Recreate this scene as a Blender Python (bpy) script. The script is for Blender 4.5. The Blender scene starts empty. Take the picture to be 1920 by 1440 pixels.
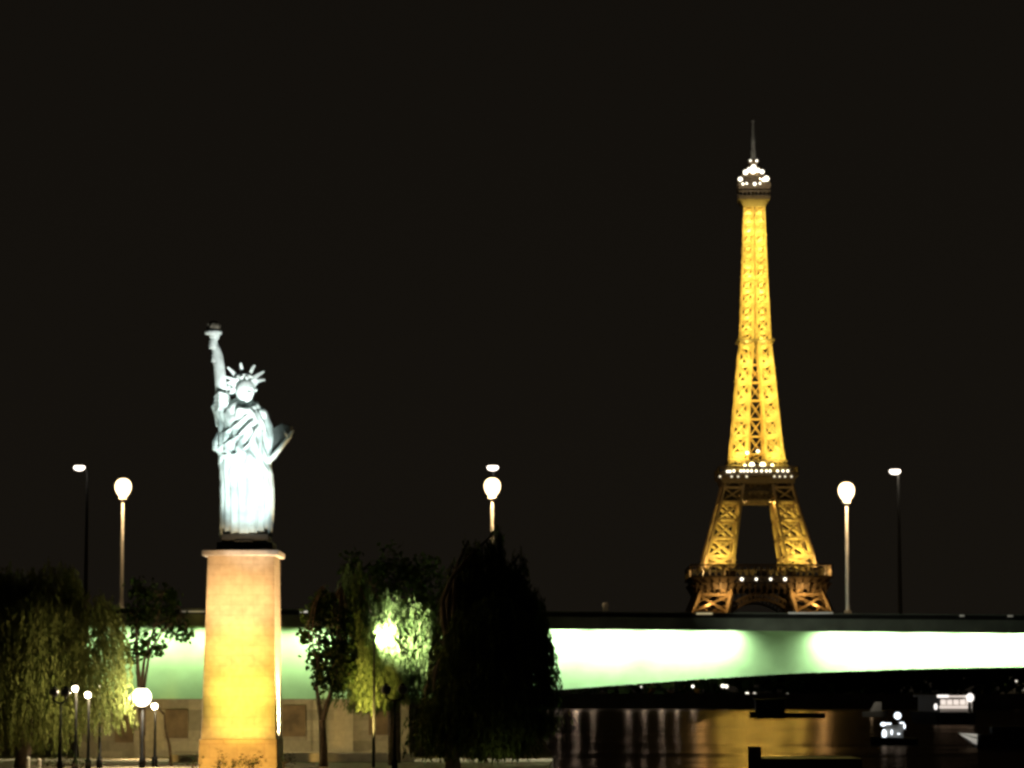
import bpy, bmesh, math, random
import numpy as np
from mathutils import Vector, Matrix

# ------------------------------------------------------------------ camera, sky, exposure
SC = bpy.context.scene
COL = SC.collection
F = 5470.0                      # focal length in pixels of a 1920 px wide picture
CAM_Z = 5.5                     # eye height above the river, on a boat's upper deck
PITCH = math.atan(575.0 / F)
cam_data = bpy.data.cameras.new("camera")
cam = bpy.data.objects.new("camera", cam_data)
COL.objects.link(cam)
cam.location = (0, 0, CAM_Z)
cam.rotation_euler = (math.pi / 2 + PITCH, 0, 0)
cam_data.sensor_width = 36.0
cam_data.lens = F / 1920.0 * 36.0
cam_data.clip_start = 1.0
cam_data.clip_end = 20000.0
SC.camera = cam

W = bpy.data.worlds.new("World")
SC.world = W
W.use_nodes = True
bg = W.node_tree.nodes["Background"]
_nt = W.node_tree                                              # night sky, a little lighter towards the city's horizon
_tc = _nt.nodes.new('ShaderNodeTexCoord')
_sx = _nt.nodes.new('ShaderNodeSeparateXYZ')
_cr = _nt.nodes.new('ShaderNodeValToRGB')
_cr.color_ramp.elements[0].position, _cr.color_ramp.elements[1].position = 0.0, 0.30
_cr.color_ramp.elements[0].color = (0.0078, 0.0062, 0.0043, 1)
_cr.color_ramp.elements[1].color = (0.0058, 0.0047, 0.0034, 1)
_nt.links.new(_tc.outputs['Generated'], _sx.inputs[0])
_nt.links.new(_sx.outputs['Z'], _cr.inputs['Fac'])
_nt.links.new(_cr.outputs['Color'], bg.inputs[0])
bg.inputs[1].default_value = 1.0

SC.view_settings.view_transform = 'Standard'
SC.view_settings.look = 'None'
SC.view_settings.exposure = 0.0
SC.view_settings.gamma = 1.0
SC.render.engine = 'CYCLES'
SC.cycles.max_bounces = 6
SC.cycles.diffuse_bounces = 2
SC.cycles.glossy_bounces = 3
SC.cycles.transmission_bounces = 3
SC.cycles.transparent_max_bounces = 4
SC.cycles.caustics_reflective = False
SC.cycles.caustics_refractive = False
SC.cycles.sample_clamp_indirect = 4.0
SC.cycles.use_light_tree = True
SC.cycles.use_denoising = True
SC.cycles.pixel_filter_type = 'BLACKMAN_HARRIS'
SC.cycles.filter_width = 2.9            # a phone lens, not quite sharp

rnd = random.Random(7)
nrng = np.random.default_rng(11)
CP, SP = math.cos(PITCH), math.sin(PITCH)


def P(px, py, Y):
    """Survey point: where the line of sight through a photograph pixel meets the upright plane at distance Y."""
    u, v = px - 960.0, 720.0 - py
    y = F * CP - v * SP
    z = F * SP + v * CP
    t = Y / y
    return Vector((u * t, Y, CAM_Z + z * t))


def ground_z(x, y):
    return 1.5


# ------------------------------------------------------------------ helpers
def tag(o, label=None, cat=None, group=None, kind=None):
    if label: o['label'] = label
    if cat: o['category'] = cat
    if group: o['group'] = group
    if kind: o['kind'] = kind
    return o


def empty(name, loc, label=None, cat=None, group=None):
    o = bpy.data.objects.new(name, None)
    COL.objects.link(o)
    o.location = loc
    o.empty_display_size = 0.5
    return tag(o, label, cat, group)


class MB:
    """Collects shapes in world coordinates; build() links them as ONE mesh object."""
    def __init__(self):
        self.v, self.f = [], []

    def add(self, verts, faces):
        n = len(self.v)
        self.v.extend([tuple(p) for p in verts])
        self.f.extend([tuple(i + n for i in f) for f in faces])
        return self

    def box(self, lo, hi):
        x0, y0, z0 = lo
        x1, y1, z1 = hi
        return self.add([(x0, y0, z0), (x1, y0, z0), (x1, y1, z0), (x0, y1, z0),
                         (x0, y0, z1), (x1, y0, z1), (x1, y1, z1), (x0, y1, z1)],
                        [(0, 3, 2, 1), (4, 5, 6, 7), (0, 1, 5, 4), (1, 2, 6, 5), (2, 3, 7, 6), (3, 0, 4, 7)])

    def beam(self, a, b, w, h=None):
        """Four-sided bar from a to b."""
        a, b = Vector(a), Vector(b)
        h = h or w
        d = (b - a)
        if d.length < 1e-6: return self
        d.normalize()
        up = Vector((0, 0, 1)) if abs(d.z) < 0.95 else Vector((1, 0, 0))
        s = d.cross(up).normalized()
        t = s.cross(d).normalized()
        vs = []
        for p in (a, b):
            for (i, j) in ((-1, -1), (1, -1), (1, 1), (-1, 1)):
                vs.append(p + s * (i * w / 2) + t * (j * h / 2))
        return self.add(vs, [(0, 1, 2, 3), (7, 6, 5, 4), (0, 4, 5, 1), (1, 5, 6, 2), (2, 6, 7, 3), (3, 7, 4, 0)])

    def tube(self, pts, radii, n=10, cap=True):
        pts = [Vector(p) for p in pts]
        if not isinstance(radii, (list, tuple)): radii = [radii] * len(pts)
        rings = []
        ref = Vector((0.3, -1, 0.1)).normalized()
        for i, p in enumerate(pts):
            a = pts[max(0, i - 1)]
            b = pts[min(len(pts) - 1, i + 1)]
            d = (b - a).normalized()
            s = d.cross(ref)
            if s.length < 1e-3: s = d.cross(Vector((1, 0, 0)))
            s.normalize()
            t = s.cross(d).normalized()
            rings.append([p + (s * math.cos(k * 2 * math.pi / n) + t * math.sin(k * 2 * math.pi / n)) * radii[i] for k in range(n)])
        vs = [q for r in rings for q in r]
        fs = []
        for i in range(len(pts) - 1):
            for k in range(n):
                k2 = (k + 1) % n
                fs.append((i * n + k, i * n + k2, (i + 1) * n + k2, (i + 1) * n + k))
        if cap:
            fs.append(tuple(range(n - 1, -1, -1)))
            fs.append(tuple((len(pts) - 1) * n + k for k in range(n)))
        return self.add(vs, fs)

    def lathe(self, c, prof, n=24):
        """prof: (radius, z) pairs from bottom to top round the upright axis through c."""
        c = Vector(c)
        vs, fs = [], []
        for (r, z) in prof:
            for k in range(n):
                a = k * 2 * math.pi / n
                vs.append((c.x + r * math.cos(a), c.y + r * math.sin(a), c.z + z))
        for i in range(len(prof) - 1):
            for k in range(n):
                k2 = (k + 1) % n
                fs.append((i * n + k, i * n + k2, (i + 1) * n + k2, (i + 1) * n + k))
        fs.append(tuple(range(n - 1, -1, -1)))
        fs.append(tuple((len(prof) - 1) * n + k for k in range(n)))
        return self.add(vs, fs)

    def ball(self, c, rx, ry=None, rz=None, n=20, m=12, fn=None, rot=None):
        ry = ry or rx
        rz = rz or rx
        c = Vector(c)
        vs, fs = [], []
        for i in range(m + 1):
            t = -math.pi / 2 + math.pi * i / m
            for k in range(n):
                a = 2 * math.pi * k / n
                q = Vector((math.cos(t) * math.cos(a), math.cos(t) * math.sin(a), math.sin(t)))
                p = Vector((q.x * rx, q.y * ry, q.z * rz))
                if fn: p = fn(q, p)
                if rot: p = rot @ p
                vs.append(c + p)
        for i in range(m):
            for k in range(n):
                k2 = (k + 1) % n
                fs.append((i * n + k, i * n + k2, (i + 1) * n + k2, (i + 1) * n + k))
        return self.add(vs, fs)

    def build(self, name, mat, parent=None, smooth=False, bevel=0.0):
        me = bpy.data.meshes.new(name)
        me.from_pydata(self.v, [], self.f)
        me.materials.append(mat)
        if smooth:
            me.polygons.foreach_set('use_smooth', [True] * len(me.polygons))
        me.update()
        o = bpy.data.objects.new(name, me)
        COL.objects.link(o)
        if parent is not None:
            o.parent = parent
            o.matrix_parent_inverse = Matrix.Translation(-parent.location)
        if bevel:
            b = o.modifiers.new('bevel', 'BEVEL')
            b.width = bevel
            b.segments = 2
            b.limit_method = 'ANGLE'
        return o


def light(name, kind, loc, power, color, parent=None, target=None, size=None, spot=None, blend=0.4, shape=None):
    d = bpy.data.lights.new(name, kind)
    d.energy = power
    d.color = color
    if kind in ('POINT', 'SPOT'):
        d.shadow_soft_size = size if size is not None else 0.2
    if kind == 'SPOT':
        d.spot_size = math.radians(spot)
        d.spot_blend = blend
    if kind == 'AREA':
        d.shape = 'RECTANGLE'
        d.size, d.size_y = shape
    o = bpy.data.objects.new(name, d)
    COL.objects.link(o)
    o.location = loc
    if target is not None:
        o.rotation_euler = (Vector(target) - Vector(loc)).to_track_quat('-Z', 'Y').to_euler()
    if parent is not None:
        o.parent = parent
        o.matrix_parent_inverse = Matrix.Translation(-parent.location)
    return o


# ------------------------------------------------------------------ materials
def mat(name, color, rough=0.7, metal=0.0, vary=0.25, scale=2.0, bump=0.0, spec=0.3):
    m = bpy.data.materials.new(name)
    m.use_nodes = True
    nt = m.node_tree
    b = nt.nodes['Principled BSDF']
    b.inputs['Roughness'].default_value = rough
    b.inputs['Metallic'].default_value = metal
    b.inputs['Specular IOR Level'].default_value = spec
    tc = nt.nodes.new('ShaderNodeTexCoord')
    nz = nt.nodes.new('ShaderNodeTexNoise')
    nz.inputs['Scale'].default_value = scale
    nz.inputs['Detail'].default_value = 5
    nt.links.new(tc.outputs['Object'], nz.inputs['Vector'])
    cr = nt.nodes.new('ShaderNodeValToRGB')
    e = cr.color_ramp.elements
    e[0].position, e[1].position = 0.3, 0.7
    e[0].color = [c * (1 - vary) for c in color] + [1]
    e[1].color = [min(1, c * (1 + vary)) for c in color] + [1]
    nt.links.new(nz.outputs['Fac'], cr.inputs['Fac'])
    nt.links.new(cr.outputs['Color'], b.inputs['Base Color'])
    if bump:
        bp = nt.nodes.new('ShaderNodeBump')
        bp.inputs['Strength'].default_value = bump
        bp.inputs['Distance'].default_value = 0.05
        nt.links.new(nz.outputs['Fac'], bp.inputs['Height'])
        nt.links.new(bp.outputs['Normal'], b.inputs['Normal'])
    return m


def glow(name, color, strength):
    m = bpy.data.materials.new(name)
    m.use_nodes = True
    b = m.node_tree.nodes['Principled BSDF']
    b.inputs['Base Color'].default_value = (0.8, 0.8, 0.8, 1)
    b.inputs['Emission Color'].default_value = (*color, 1)
    b.inputs['Emission Strength'].default_value = strength
    return m


def leaf_mat(name, c0, c1):
    m = bpy.data.materials.new(name)
    m.use_nodes = True
    nt = m.node_tree
    nt.nodes.remove(nt.nodes['Principled BSDF'])
    out = nt.nodes['Material Output']
    tc = nt.nodes.new('ShaderNodeTexCoord')
    nz = nt.nodes.new('ShaderNodeTexNoise')
    nz.inputs['Scale'].default_value = 1.3
    nz.inputs['Detail'].default_value = 4
    nt.links.new(tc.outputs['Object'], nz.inputs['Vector'])
    cr = nt.nodes.new('ShaderNodeValToRGB')
    cr.color_ramp.elements[0].position, cr.color_ramp.elements[1].position = 0.35, 0.65
    cr.color_ramp.elements[0].color = (*c0, 1)
    cr.color_ramp.elements[1].color = (*c1, 1)
    nt.links.new(nz.outputs['Fac'], cr.inputs['Fac'])
    d = nt.nodes.new('ShaderNodeBsdfDiffuse')
    t = nt.nodes.new('ShaderNodeBsdfTranslucent')
    mx = nt.nodes.new('ShaderNodeMixShader')
    mx.inputs[0].default_value = 0.35
    nt.links.new(cr.outputs['Color'], d.inputs['Color'])
    nt.links.new(cr.outputs['Color'], t.inputs['Color'])
    nt.links.new(d.outputs[0], mx.inputs[1])
    nt.links.new(t.outputs[0], mx.inputs[2])
    nt.links.new(mx.outputs[0], out.inputs['Surface'])
    return m


def stone_mat(name, color, mortar, bw, bh, vary=0.15):
    """Ashlar: courses of blocks with thin joints, weathered by noise."""
    m = bpy.data.materials.new(name)
    m.use_nodes = True
    nt = m.node_tree
    b = nt.nodes['Principled BSDF']
    b.inputs['Roughness'].default_value = 0.85
    b.inputs['Specular IOR Level'].default_value = 0.15
    tc = nt.nodes.new('ShaderNodeTexCoord')
    sep = nt.nodes.new('ShaderNodeSeparateXYZ')
    add = nt.nodes.new('ShaderNodeMath')
    add.operation = 'ADD'
    cmb = nt.nodes.new('ShaderNodeCombineXYZ')
    nt.links.new(tc.outputs['Object'], sep.inputs[0])
    nt.links.new(sep.outputs['X'], add.inputs[0])
    nt.links.new(sep.outputs['Y'], add.inputs[1])
    nt.links.new(add.outputs[0], cmb.inputs['X'])
    nt.links.new(sep.outputs['Z'], cmb.inputs['Y'])
    br = nt.nodes.new('ShaderNodeTexBrick')
    br.inputs['Color1'].default_value = (*color, 1)
    br.inputs['Color2'].default_value = (*[c * (1 - vary) for c in color], 1)
    br.inputs['Mortar'].default_value = (*mortar, 1)
    br.inputs['Scale'].default_value = 1.0
    br.inputs['Brick Width'].default_value = bw
    br.inputs['Row Height'].default_value = bh
    br.inputs['Mortar Size'].default_value = 0.012
    nt.links.new(cmb.outputs[0], br.inputs['Vector'])
    nz = nt.nodes.new('ShaderNodeTexNoise')
    nz.inputs['Scale'].default_value = 3.5
    nz.inputs['Detail'].default_value = 8
    nt.links.new(tc.outputs['Object'], nz.inputs['Vector'])
    mr = nt.nodes.new('ShaderNodeMapRange')
    mr.inputs['From Min'].default_value, mr.inputs['From Max'].default_value = 0.3, 0.7
    mr.inputs['To Min'].default_value, mr.inputs['To Max'].default_value = 0.84, 1.08
    nt.links.new(nz.outputs['Fac'], mr.inputs['Value'])
    mx = nt.nodes.new('ShaderNodeMix')
    mx.data_type = 'RGBA'
    mx.blend_type = 'MULTIPLY'
    mx.inputs[0].default_value = 1.0
    nt.links.new(br.outputs['Color'], mx.inputs[6])
    nt.links.new(mr.outputs[0], mx.inputs[7])
    nt.links.new(mx.outputs[2], b.inputs['Base Color'])
    bp = nt.nodes.new('ShaderNodeBump')
    bp.inputs['Strength'].default_value = 0.3
    bp.inputs['Distance'].default_value = 0.03
    nt.links.new(nz.outputs['Fac'], bp.inputs['Height'])
    nt.links.new(bp.outputs['Normal'], b.inputs['Normal'])
    return m


M = {
    'copper': mat('weathered_copper', (0.36, 0.42, 0.40), 0.65, 0.0, 0.28, 1.2, 0.25),
    'copper_shaded': mat('shaded_copper', (0.02, 0.021, 0.018), 0.7, 0.0, 0.3, 2.0, 0.3),  # shade cast by the cornice is put into this colour
    'tablet': mat('shaded_tablet', (0.07, 0.08, 0.075), 0.6, 0.0, 0.3, 1.5),  # lying outside the flood beams is put into the darker colour
    'flame': mat('dull_gilding', (0.12, 0.11, 0.08), 0.6, 0.0, 0.3, 3.0),
    'stone': stone_mat('pedestal_stone', (0.40, 0.33, 0.24), (0.30, 0.245, 0.175), 1.15, 0.52, 0.08),
    'stone_base': stone_mat('pedestal_base_stone', (0.38, 0.28, 0.17), (0.28, 0.18, 0.12), 1.4, 0.7),  # orange of the weaker low floodlight is put into the stone colour
    'cap': mat('cap_stone', (0.40, 0.37, 0.34), 0.85, 0, 0.2, 3.0, 0.2),
    'wall': stone_mat('abutment_stone', (0.32, 0.28, 0.20), (0.24, 0.21, 0.15), 1.6, 0.62, 0.4),
    'pier_brown': mat('panel_brown', (0.13, 0.09, 0.05), 0.85, 0, 0.4, 1.2),
    'green_steel': mat('green_paint', (0.33, 0.55, 0.25), 0.6, 0, 0.16, 0.55),
    'fascia': mat('fascia_concrete', (0.125, 0.14, 0.115), 0.8, 0, 0.25, 0.8),
    'asphalt': mat('asphalt', (0.05, 0.05, 0.05), 0.9, 0, 0.2, 2.0),
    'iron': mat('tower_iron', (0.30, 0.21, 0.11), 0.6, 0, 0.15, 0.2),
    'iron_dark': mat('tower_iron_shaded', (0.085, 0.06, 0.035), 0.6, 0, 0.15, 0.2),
    'pole': mat('pole_grey', (0.66, 0.63, 0.56), 0.5, 0, 0.1, 3.0),
    'black_iron': mat('black_iron', (0.008, 0.008, 0.008), 0.95, 0, 0.1, 3.0, 0, 0.05),
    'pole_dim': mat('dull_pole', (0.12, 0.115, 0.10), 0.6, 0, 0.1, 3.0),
    'dark_metal': mat('dark_metal', (0.012, 0.012, 0.011), 0.5, 0, 0.2, 3.0),
    'bark': mat('bark', (0.10, 0.075, 0.05), 0.9, 0, 0.35, 4.0, 0.4),
    'ground': mat('gravel_ground', (0.22, 0.17, 0.11), 0.95, 0, 0.3, 0.8, 0.2),
    'kerb': mat('kerb_stone', (0.5, 0.46, 0.38), 0.8, 0, 0.2, 2.0),
    'land': mat('far_ground', (0.06, 0.06, 0.05), 0.95, 0, 0.3, 0.05),
    'quay': mat('quay_stone', (0.14, 0.12, 0.09), 0.9, 0, 0.3, 0.2),
    'willow': leaf_mat('willow_leaves', (0.085, 0.105, 0.028), (0.15, 0.165, 0.050)),
    'willow_green': leaf_mat('willow_leaves_fresh', (0.075, 0.11, 0.035), (0.13, 0.17, 0.065)),
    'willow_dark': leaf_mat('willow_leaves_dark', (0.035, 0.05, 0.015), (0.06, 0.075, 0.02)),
    'leaves': leaf_mat('plane_leaves', (0.020, 0.036, 0.010), (0.04, 0.06, 0.016)),
    'hull': mat('dark_hull', (0.012, 0.012, 0.014), 0.5, 0, 0.2, 0.5),
    'white_paint': mat('white_paint', (0.72, 0.70, 0.66), 0.45, 0, 0.06, 0.5),
    'grey_paint': mat('grey_paint', (0.35, 0.34, 0.31), 0.5, 0, 0.1, 0.5),
    'wood': mat('deck_wood', (0.10, 0.06, 0.035), 0.8, 0, 0.3, 1.0),
    'globe_off': mat('unlit_globe', (0.03, 0.03, 0.03), 0.35, 0, 0.1, 2.0),
    'lamp_warm': glow('sodium_lamp', (1.0, 0.74, 0.40), 4.5),
    'lamp_tall': glow('pale_lamp', (1.0, 0.88, 0.74), 4.0),
    'lamp_white': glow('white_lamp', (1.0, 0.90, 0.66), 5.0),
    'lamp_cool': glow('cool_lamp', (0.86, 0.93, 1.0), 2.2),
    'lamp_tower': glow('tower_lamp', (1.0, 0.92, 0.74), 2.4),
    'lamp_tower_dim': glow('tower_lamp_dim', (1.0, 0.90, 0.72), 0.9),
    'lamp_quay': glow('quay_lamp', (1.0, 0.98, 0.94), 95.0),
    'glow_faint': glow('faint_glow', (1.0, 0.92, 0.75), 0.09),
    'cabin_light': glow('boat_cabin_light', (1.0, 0.86, 0.76), 0.85),
    'deck_light': glow('boat_deck_light', (1.0, 0.93, 0.86), 1.5),
    'glow_strip': glow('parapet_glow', (1.0, 0.92, 0.80), 0.6),
    'glow_gold': glow('gold_glow', (1.0, 0.80, 0.42), 0.4),
    'girder_lamp': glow('girder_lamp', (0.95, 1.0, 0.90), 2.0),
}


def water_mat():
    m = bpy.data.materials.new('river_water')
    m.use_nodes = True
    nt = m.node_tree
    nt.nodes.remove(nt.nodes['Principled BSDF'])
    tc = nt.nodes.new('ShaderNodeTexCoord')
    prev = None
    for (sx, sy, dist, det) in ((0.012, 0.030, 3.0, 2), (0.05, 0.20, 0.30, 3)):
        mp = nt.nodes.new('ShaderNodeMapping')
        mp.inputs['Scale'].default_value = (sx, sy, 1)
        nz = nt.nodes.new('ShaderNodeTexNoise')
        nz.inputs['Scale'].default_value = 1.0
        nz.inputs['Detail'].default_value = det
        bp = nt.nodes.new('ShaderNodeBump')
        bp.inputs['Strength'].default_value = 1.0
        bp.inputs['Distance'].default_value = dist
        nt.links.new(tc.outputs['Object'], mp.inputs['Vector'])
        nt.links.new(mp.outputs[0], nz.inputs['Vector'])
        nt.links.new(nz.outputs['Fac'], bp.inputs['Height'])
        if prev is not None:
            nt.links.new(prev.outputs['Normal'], bp.inputs['Normal'])
        prev = bp
    g = nt.nodes.new('ShaderNodeBsdfGlossy')
    g.inputs['Color'].default_value = (0.155, 0.112, 0.078, 1)     # choppy, silty water returns only part of the light
    g.inputs['Roughness'].default_value = 0.19
    nt.links.new(prev.outputs['Normal'], g.inputs['Normal'])
    d = nt.nodes.new('ShaderNodeBsdfDiffuse')
    d.inputs['Color'].default_value = (0.012, 0.014, 0.011, 1)
    ad = nt.nodes.new('ShaderNodeAddShader')
    nt.links.new(g.outputs[0], ad.inputs[0])
    nt.links.new(d.outputs[0], ad.inputs[1])
    nt.links.new(ad.outputs[0], nt.nodes['Material Output'].inputs['Surface'])
    return m


M['water'] = water_mat()


# ------------------------------------------------------------------ setting: river, island, far bank
def sheet(name, pts, z, m, bottom=None):
    mb = MB()
    n = len(pts)
    mb.add([(x, y, z) for (x, y) in pts], [tuple(range(n))])
    if bottom is not None:
        vs = [(x, y, z) for (x, y) in pts] + [(x, y, bottom) for (x, y) in pts]
        mb.add(vs, [(i, i + n, (i + 1) % n + n, (i + 1) % n) for i in range(n)])
    return tag(mb.build(name, m), kind='structure')


sheet('river', [(-2500, -600), (2500, -600), (2500, 4000), (-2500, 4000)], 0.0, M['water'])
ISLAND = [(-30, 116), (-4, 114), (0.5, 122), (1.8, 150), (2.4, 172), (2.6, 230), (2.6, 420), (-44, 420), (-44, 200), (-44, 150), (-40, 122)]
sheet('island_ground', ISLAND, 1.5, M['ground'], -2.0)
sheet('far_bank', [(-2499, 905), (2499, 905), (2499, 3999), (-2499, 3999)], 4.0, M['land'], -2.0)

# pale kerb along the cross path behind the pedestal
for (pa, pb, yy, lab) in ((322, 372, 1419, 'pale low stone kerb left of the pedestal foot'),
                          (532, 775, 1416, 'long pale low stone kerb right of the pedestal foot')):
    a, b = P(pa, yy - 4, 166), P(pb, yy - 4, 166)
    k = MB().box((a.x, 165.8, 1.504), (b.x, 166.5, a.z)).build('stone_kerb', M['kerb'], bevel=0.03)
    tag(k, lab, 'kerb')

# ------------------------------------------------------------------ bridge
BY, BYB = 172.0, 197.0


def b_bottom(px):
    if px > 2000: px = 4000 - px
    if px < 470: px = 940 - px
    px = max(px, -600)
    return float(np.interp(px, [470, 720, 850, 1040, 1170, 1300, 1480, 1700, 1920, 2000],
                           [1311, 1310, 1305, 1294, 1284, 1274.5, 1263, 1255, 1250.5, 1250]))


def b_line(px, y0, y1):                      # a line of the deck edge, given at px 340 and px 1920
    return y0 + (y1 - y0) * (px - 340) / 1580.0


bridge = empty('road_bridge', P(470, 1311, 185), 'long green box girder road bridge with floodlit side behind the pedestal', 'bridge')
XS = list(range(-1850, 4000, 50))
g = MB()
rows = []
for px in XS:
    t = P(px, b_line(px, 1160, 1172), BY)
    lo = P(px, b_bottom(px), BY)
    rows += [(t.x, BY, t.z), (lo.x, BY, lo.z), (lo.x, BYB, lo.z), (t.x, BYB, t.z)]
fs = []
for i in range(len(XS) - 1):
    for k in range(4):
        k2 = (k + 1) % 4
        fs.append((i * 4 + k, i * 4 + k2, (i + 1) * 4 + k2, (i + 1) * 4 + k))
g.add(rows, fs)
girder = g.build('girder', M['green_steel'], bridge)


def deck_strip(name, y_top, y_bot, Y0, Y1, m, parent=bridge):
    mb = MB()
    rows = []
    for px in XS:
        t = P(px, b_line(px, *y_top), BY)
        lo = P(px, b_line(px, *y_bot), BY)
        rows += [(t.x, Y0, t.z), (lo.x, Y0, lo.z), (lo.x, Y1, lo.z), (t.x, Y1, t.z)]
    fs = []
    for i in range(len(XS) - 1):
        for k in range(4):
            k2 = (k + 1) % 4
            fs.append((i * 4 + k, i * 4 + k2, (i + 1) * 4 + k2, (i + 1) * 4 + k))
    n = len(XS) * 4 - 4
    fs += [(3, 2, 1, 0), (n, n + 1, n + 2, n + 3)]
    mb.add(rows, fs)
    return mb.build(name, m, parent)


deck_strip('fascia', (1152, 1164), (1174, 1188), 170.55, 170.80, M['fascia'])
deck_strip('soffit', (1153, 1165), (1160, 1172), 170.802, 171.998, M['fascia'])
deck_strip('fascia', (1152, 1164), (1173, 1187), BYB + 0.05, BYB + 1.4, M['fascia'])
deck_strip('parapet', (1143.5, 1155.5), (1151.6, 1163.6), 171.2, 171.9, M['dark_metal'])
deck_strip('handrail', (1141.5, 1153.5), (1143.2, 1155.2), 171.0, 171.8, M['fascia'])
deck_strip('roadway', (1151, 1163), (1159.5, 1171.5), 172.0, BYB, M['asphalt'])

# lamps slung under the fascia, washing the green side; one is out near the middle of the right half
LX = [-560, -465, -370, -275, -180, -85, 10, 105, 200, 297, 392, 487, 582, 677, 772, 867, 962, 1057, 1152, 1247, 1345,
      1578, 1660, 1750, 1845, 1940, 2035, 2130, 2225]
for px in LX:
    p = P(px, b_line(px, 1171.0, 1184.5), 171.0)
    fx = MB().box((p.x - 1.25, 170.9, p.z - 0.05), (p.x + 1.25, 171.15, p.z + 0.03)).build('light_fixture', M['dark_metal'], bridge)
    pw = 300 if px > 900 else 135
    light('girder_light', 'AREA', (p.x, 171.02, p.z - 0.08), pw, (0.96, 1.0, 0.76) if px < 900 else (0.92, 1.0, 0.88), bridge,
          target=(p.x, 171.85, p.z - 1.6), shape=(2.3, 0.12)).data.spread = math.radians(150 if px > 900 else 120)

# pier / abutment of the bridge standing on the island
pl, pr = P(158, 1311, 178).x, P(762, 1311, 178).x
ptop = P(470, 1311, 178).z + 0.12
pier = MB()
pier.box((pl, 178, 1.4), (pr, 195, ptop))
pier.build('pier', M['wall'], bridge)
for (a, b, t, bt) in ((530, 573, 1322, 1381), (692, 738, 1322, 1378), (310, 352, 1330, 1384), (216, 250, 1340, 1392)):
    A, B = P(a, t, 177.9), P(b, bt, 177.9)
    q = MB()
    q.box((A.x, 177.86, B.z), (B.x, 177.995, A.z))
    q.build('pier_panel', M['pier_brown'], bridge)  # flat dark brown slabs on the wall face
for px in (158, 262, 440, 596, 655, 758):
    A = P(px, 1313, 177.7)
    MB().box((A.x - 0.28, 177.62, 1.45), (A.x + 0.28, 177.99, A.z)).build('pilaster', M['wall'], bridge)
# glowing strips added for tower foot lights, a car light and rail glint
for (a, b, y, m_) in ((338, 384, 1146.5, 'glow_faint'), (563, 581, 1147, 'glow_strip'), (1478, 1562, 1149.5, 'glow_faint'),
                      (1800, 1808, 1154.5, 'glow_faint'), (1890, 1899, 1155, 'glow_faint'), (1306, 1336, 1150.5, 'glow_gold')):
    A, B = P(a, y - 1.6, 170.98), P(b, y + 1.6, 170.98)
    MB().box((A.x, 170.9, B.z), (B.x, 171.15, A.z)).build('parapet_glow', M[m_], bridge)
A = P(1135, 1146, 171.5)
post = MB().lathe((A.x, 171.5, A.z), [(0.16, 0), (0.15, 0.25), (0.19, 0.32), (0.19, 0.42), (0.10, 0.52)], 12)
tag(post.build('parapet_post', M['pole'], smooth=True), 'short pale knob-topped post on the bridge parapet left of the lattice tower', 'post')

# ------------------------------------------------------------------ street lamps on the bridge
SL = [('street lamp with globe enlarged to its glare on the bridge left of the statue', 231, 915, 236, 1150, 'shaded pole partly lost behind the willow'),
      ('street lamp with globe enlarged to its glare directly under a smaller lamp mid picture', 923, 914, 921, 1150, ''),
      ('street lamp with globe enlarged to its glare and tall pale pole right of the lattice tower', 1587, 922, 1587, 1156, '')]
for (lab, hx, hy, bx, by, _) in SL:
    Y = 173.0
    top, bot = P(hx, hy, Y), P(hx, by, Y)
    sl = empty('street_lamp', (top.x, Y, bot.z - 0.3), lab, 'street lamp', 'globe street lamps along the near edge of the bridge')
    MB().lathe((top.x, Y, bot.z - 0.3), [(0.22, 0), (0.22, 0.6), (0.13, 0.7), (0.105, 1.2), (0.085, top.z - bot.z - 0.3)], 14).build('pole', M['pole'], sl, True)
    MB().lathe((top.x, Y, top.z - 0.78), [(0.10, 0), (0.26, 0.08), (0.30, 0.20), (0.22, 0.24)], 16).build('collar', M['pole'], sl, True)
    MB().ball(top, 0.56, 0.56, 0.58, 28, 18, fn=lambda q, p: Vector((p.x * (0.86 + 0.14 * q.z), p.y * (0.86 + 0.14 * q.z), p.z))).build('globe', M['lamp_warm'], sl, True)  # globe widened to the size of the lamp's bloom
    light('globe_light', 'POINT', (top.x, Y - 0.72, top.z - 0.15), 520, (1.0, 0.68, 0.34), sl, size=0.08)
    MB().lathe((top.x, Y, top.z + 0.56), [(0.24, 0), (0.2, 0.06), (0.05, 0.13)], 14).build('cap', M['dark_metal'], sl, True)

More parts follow.
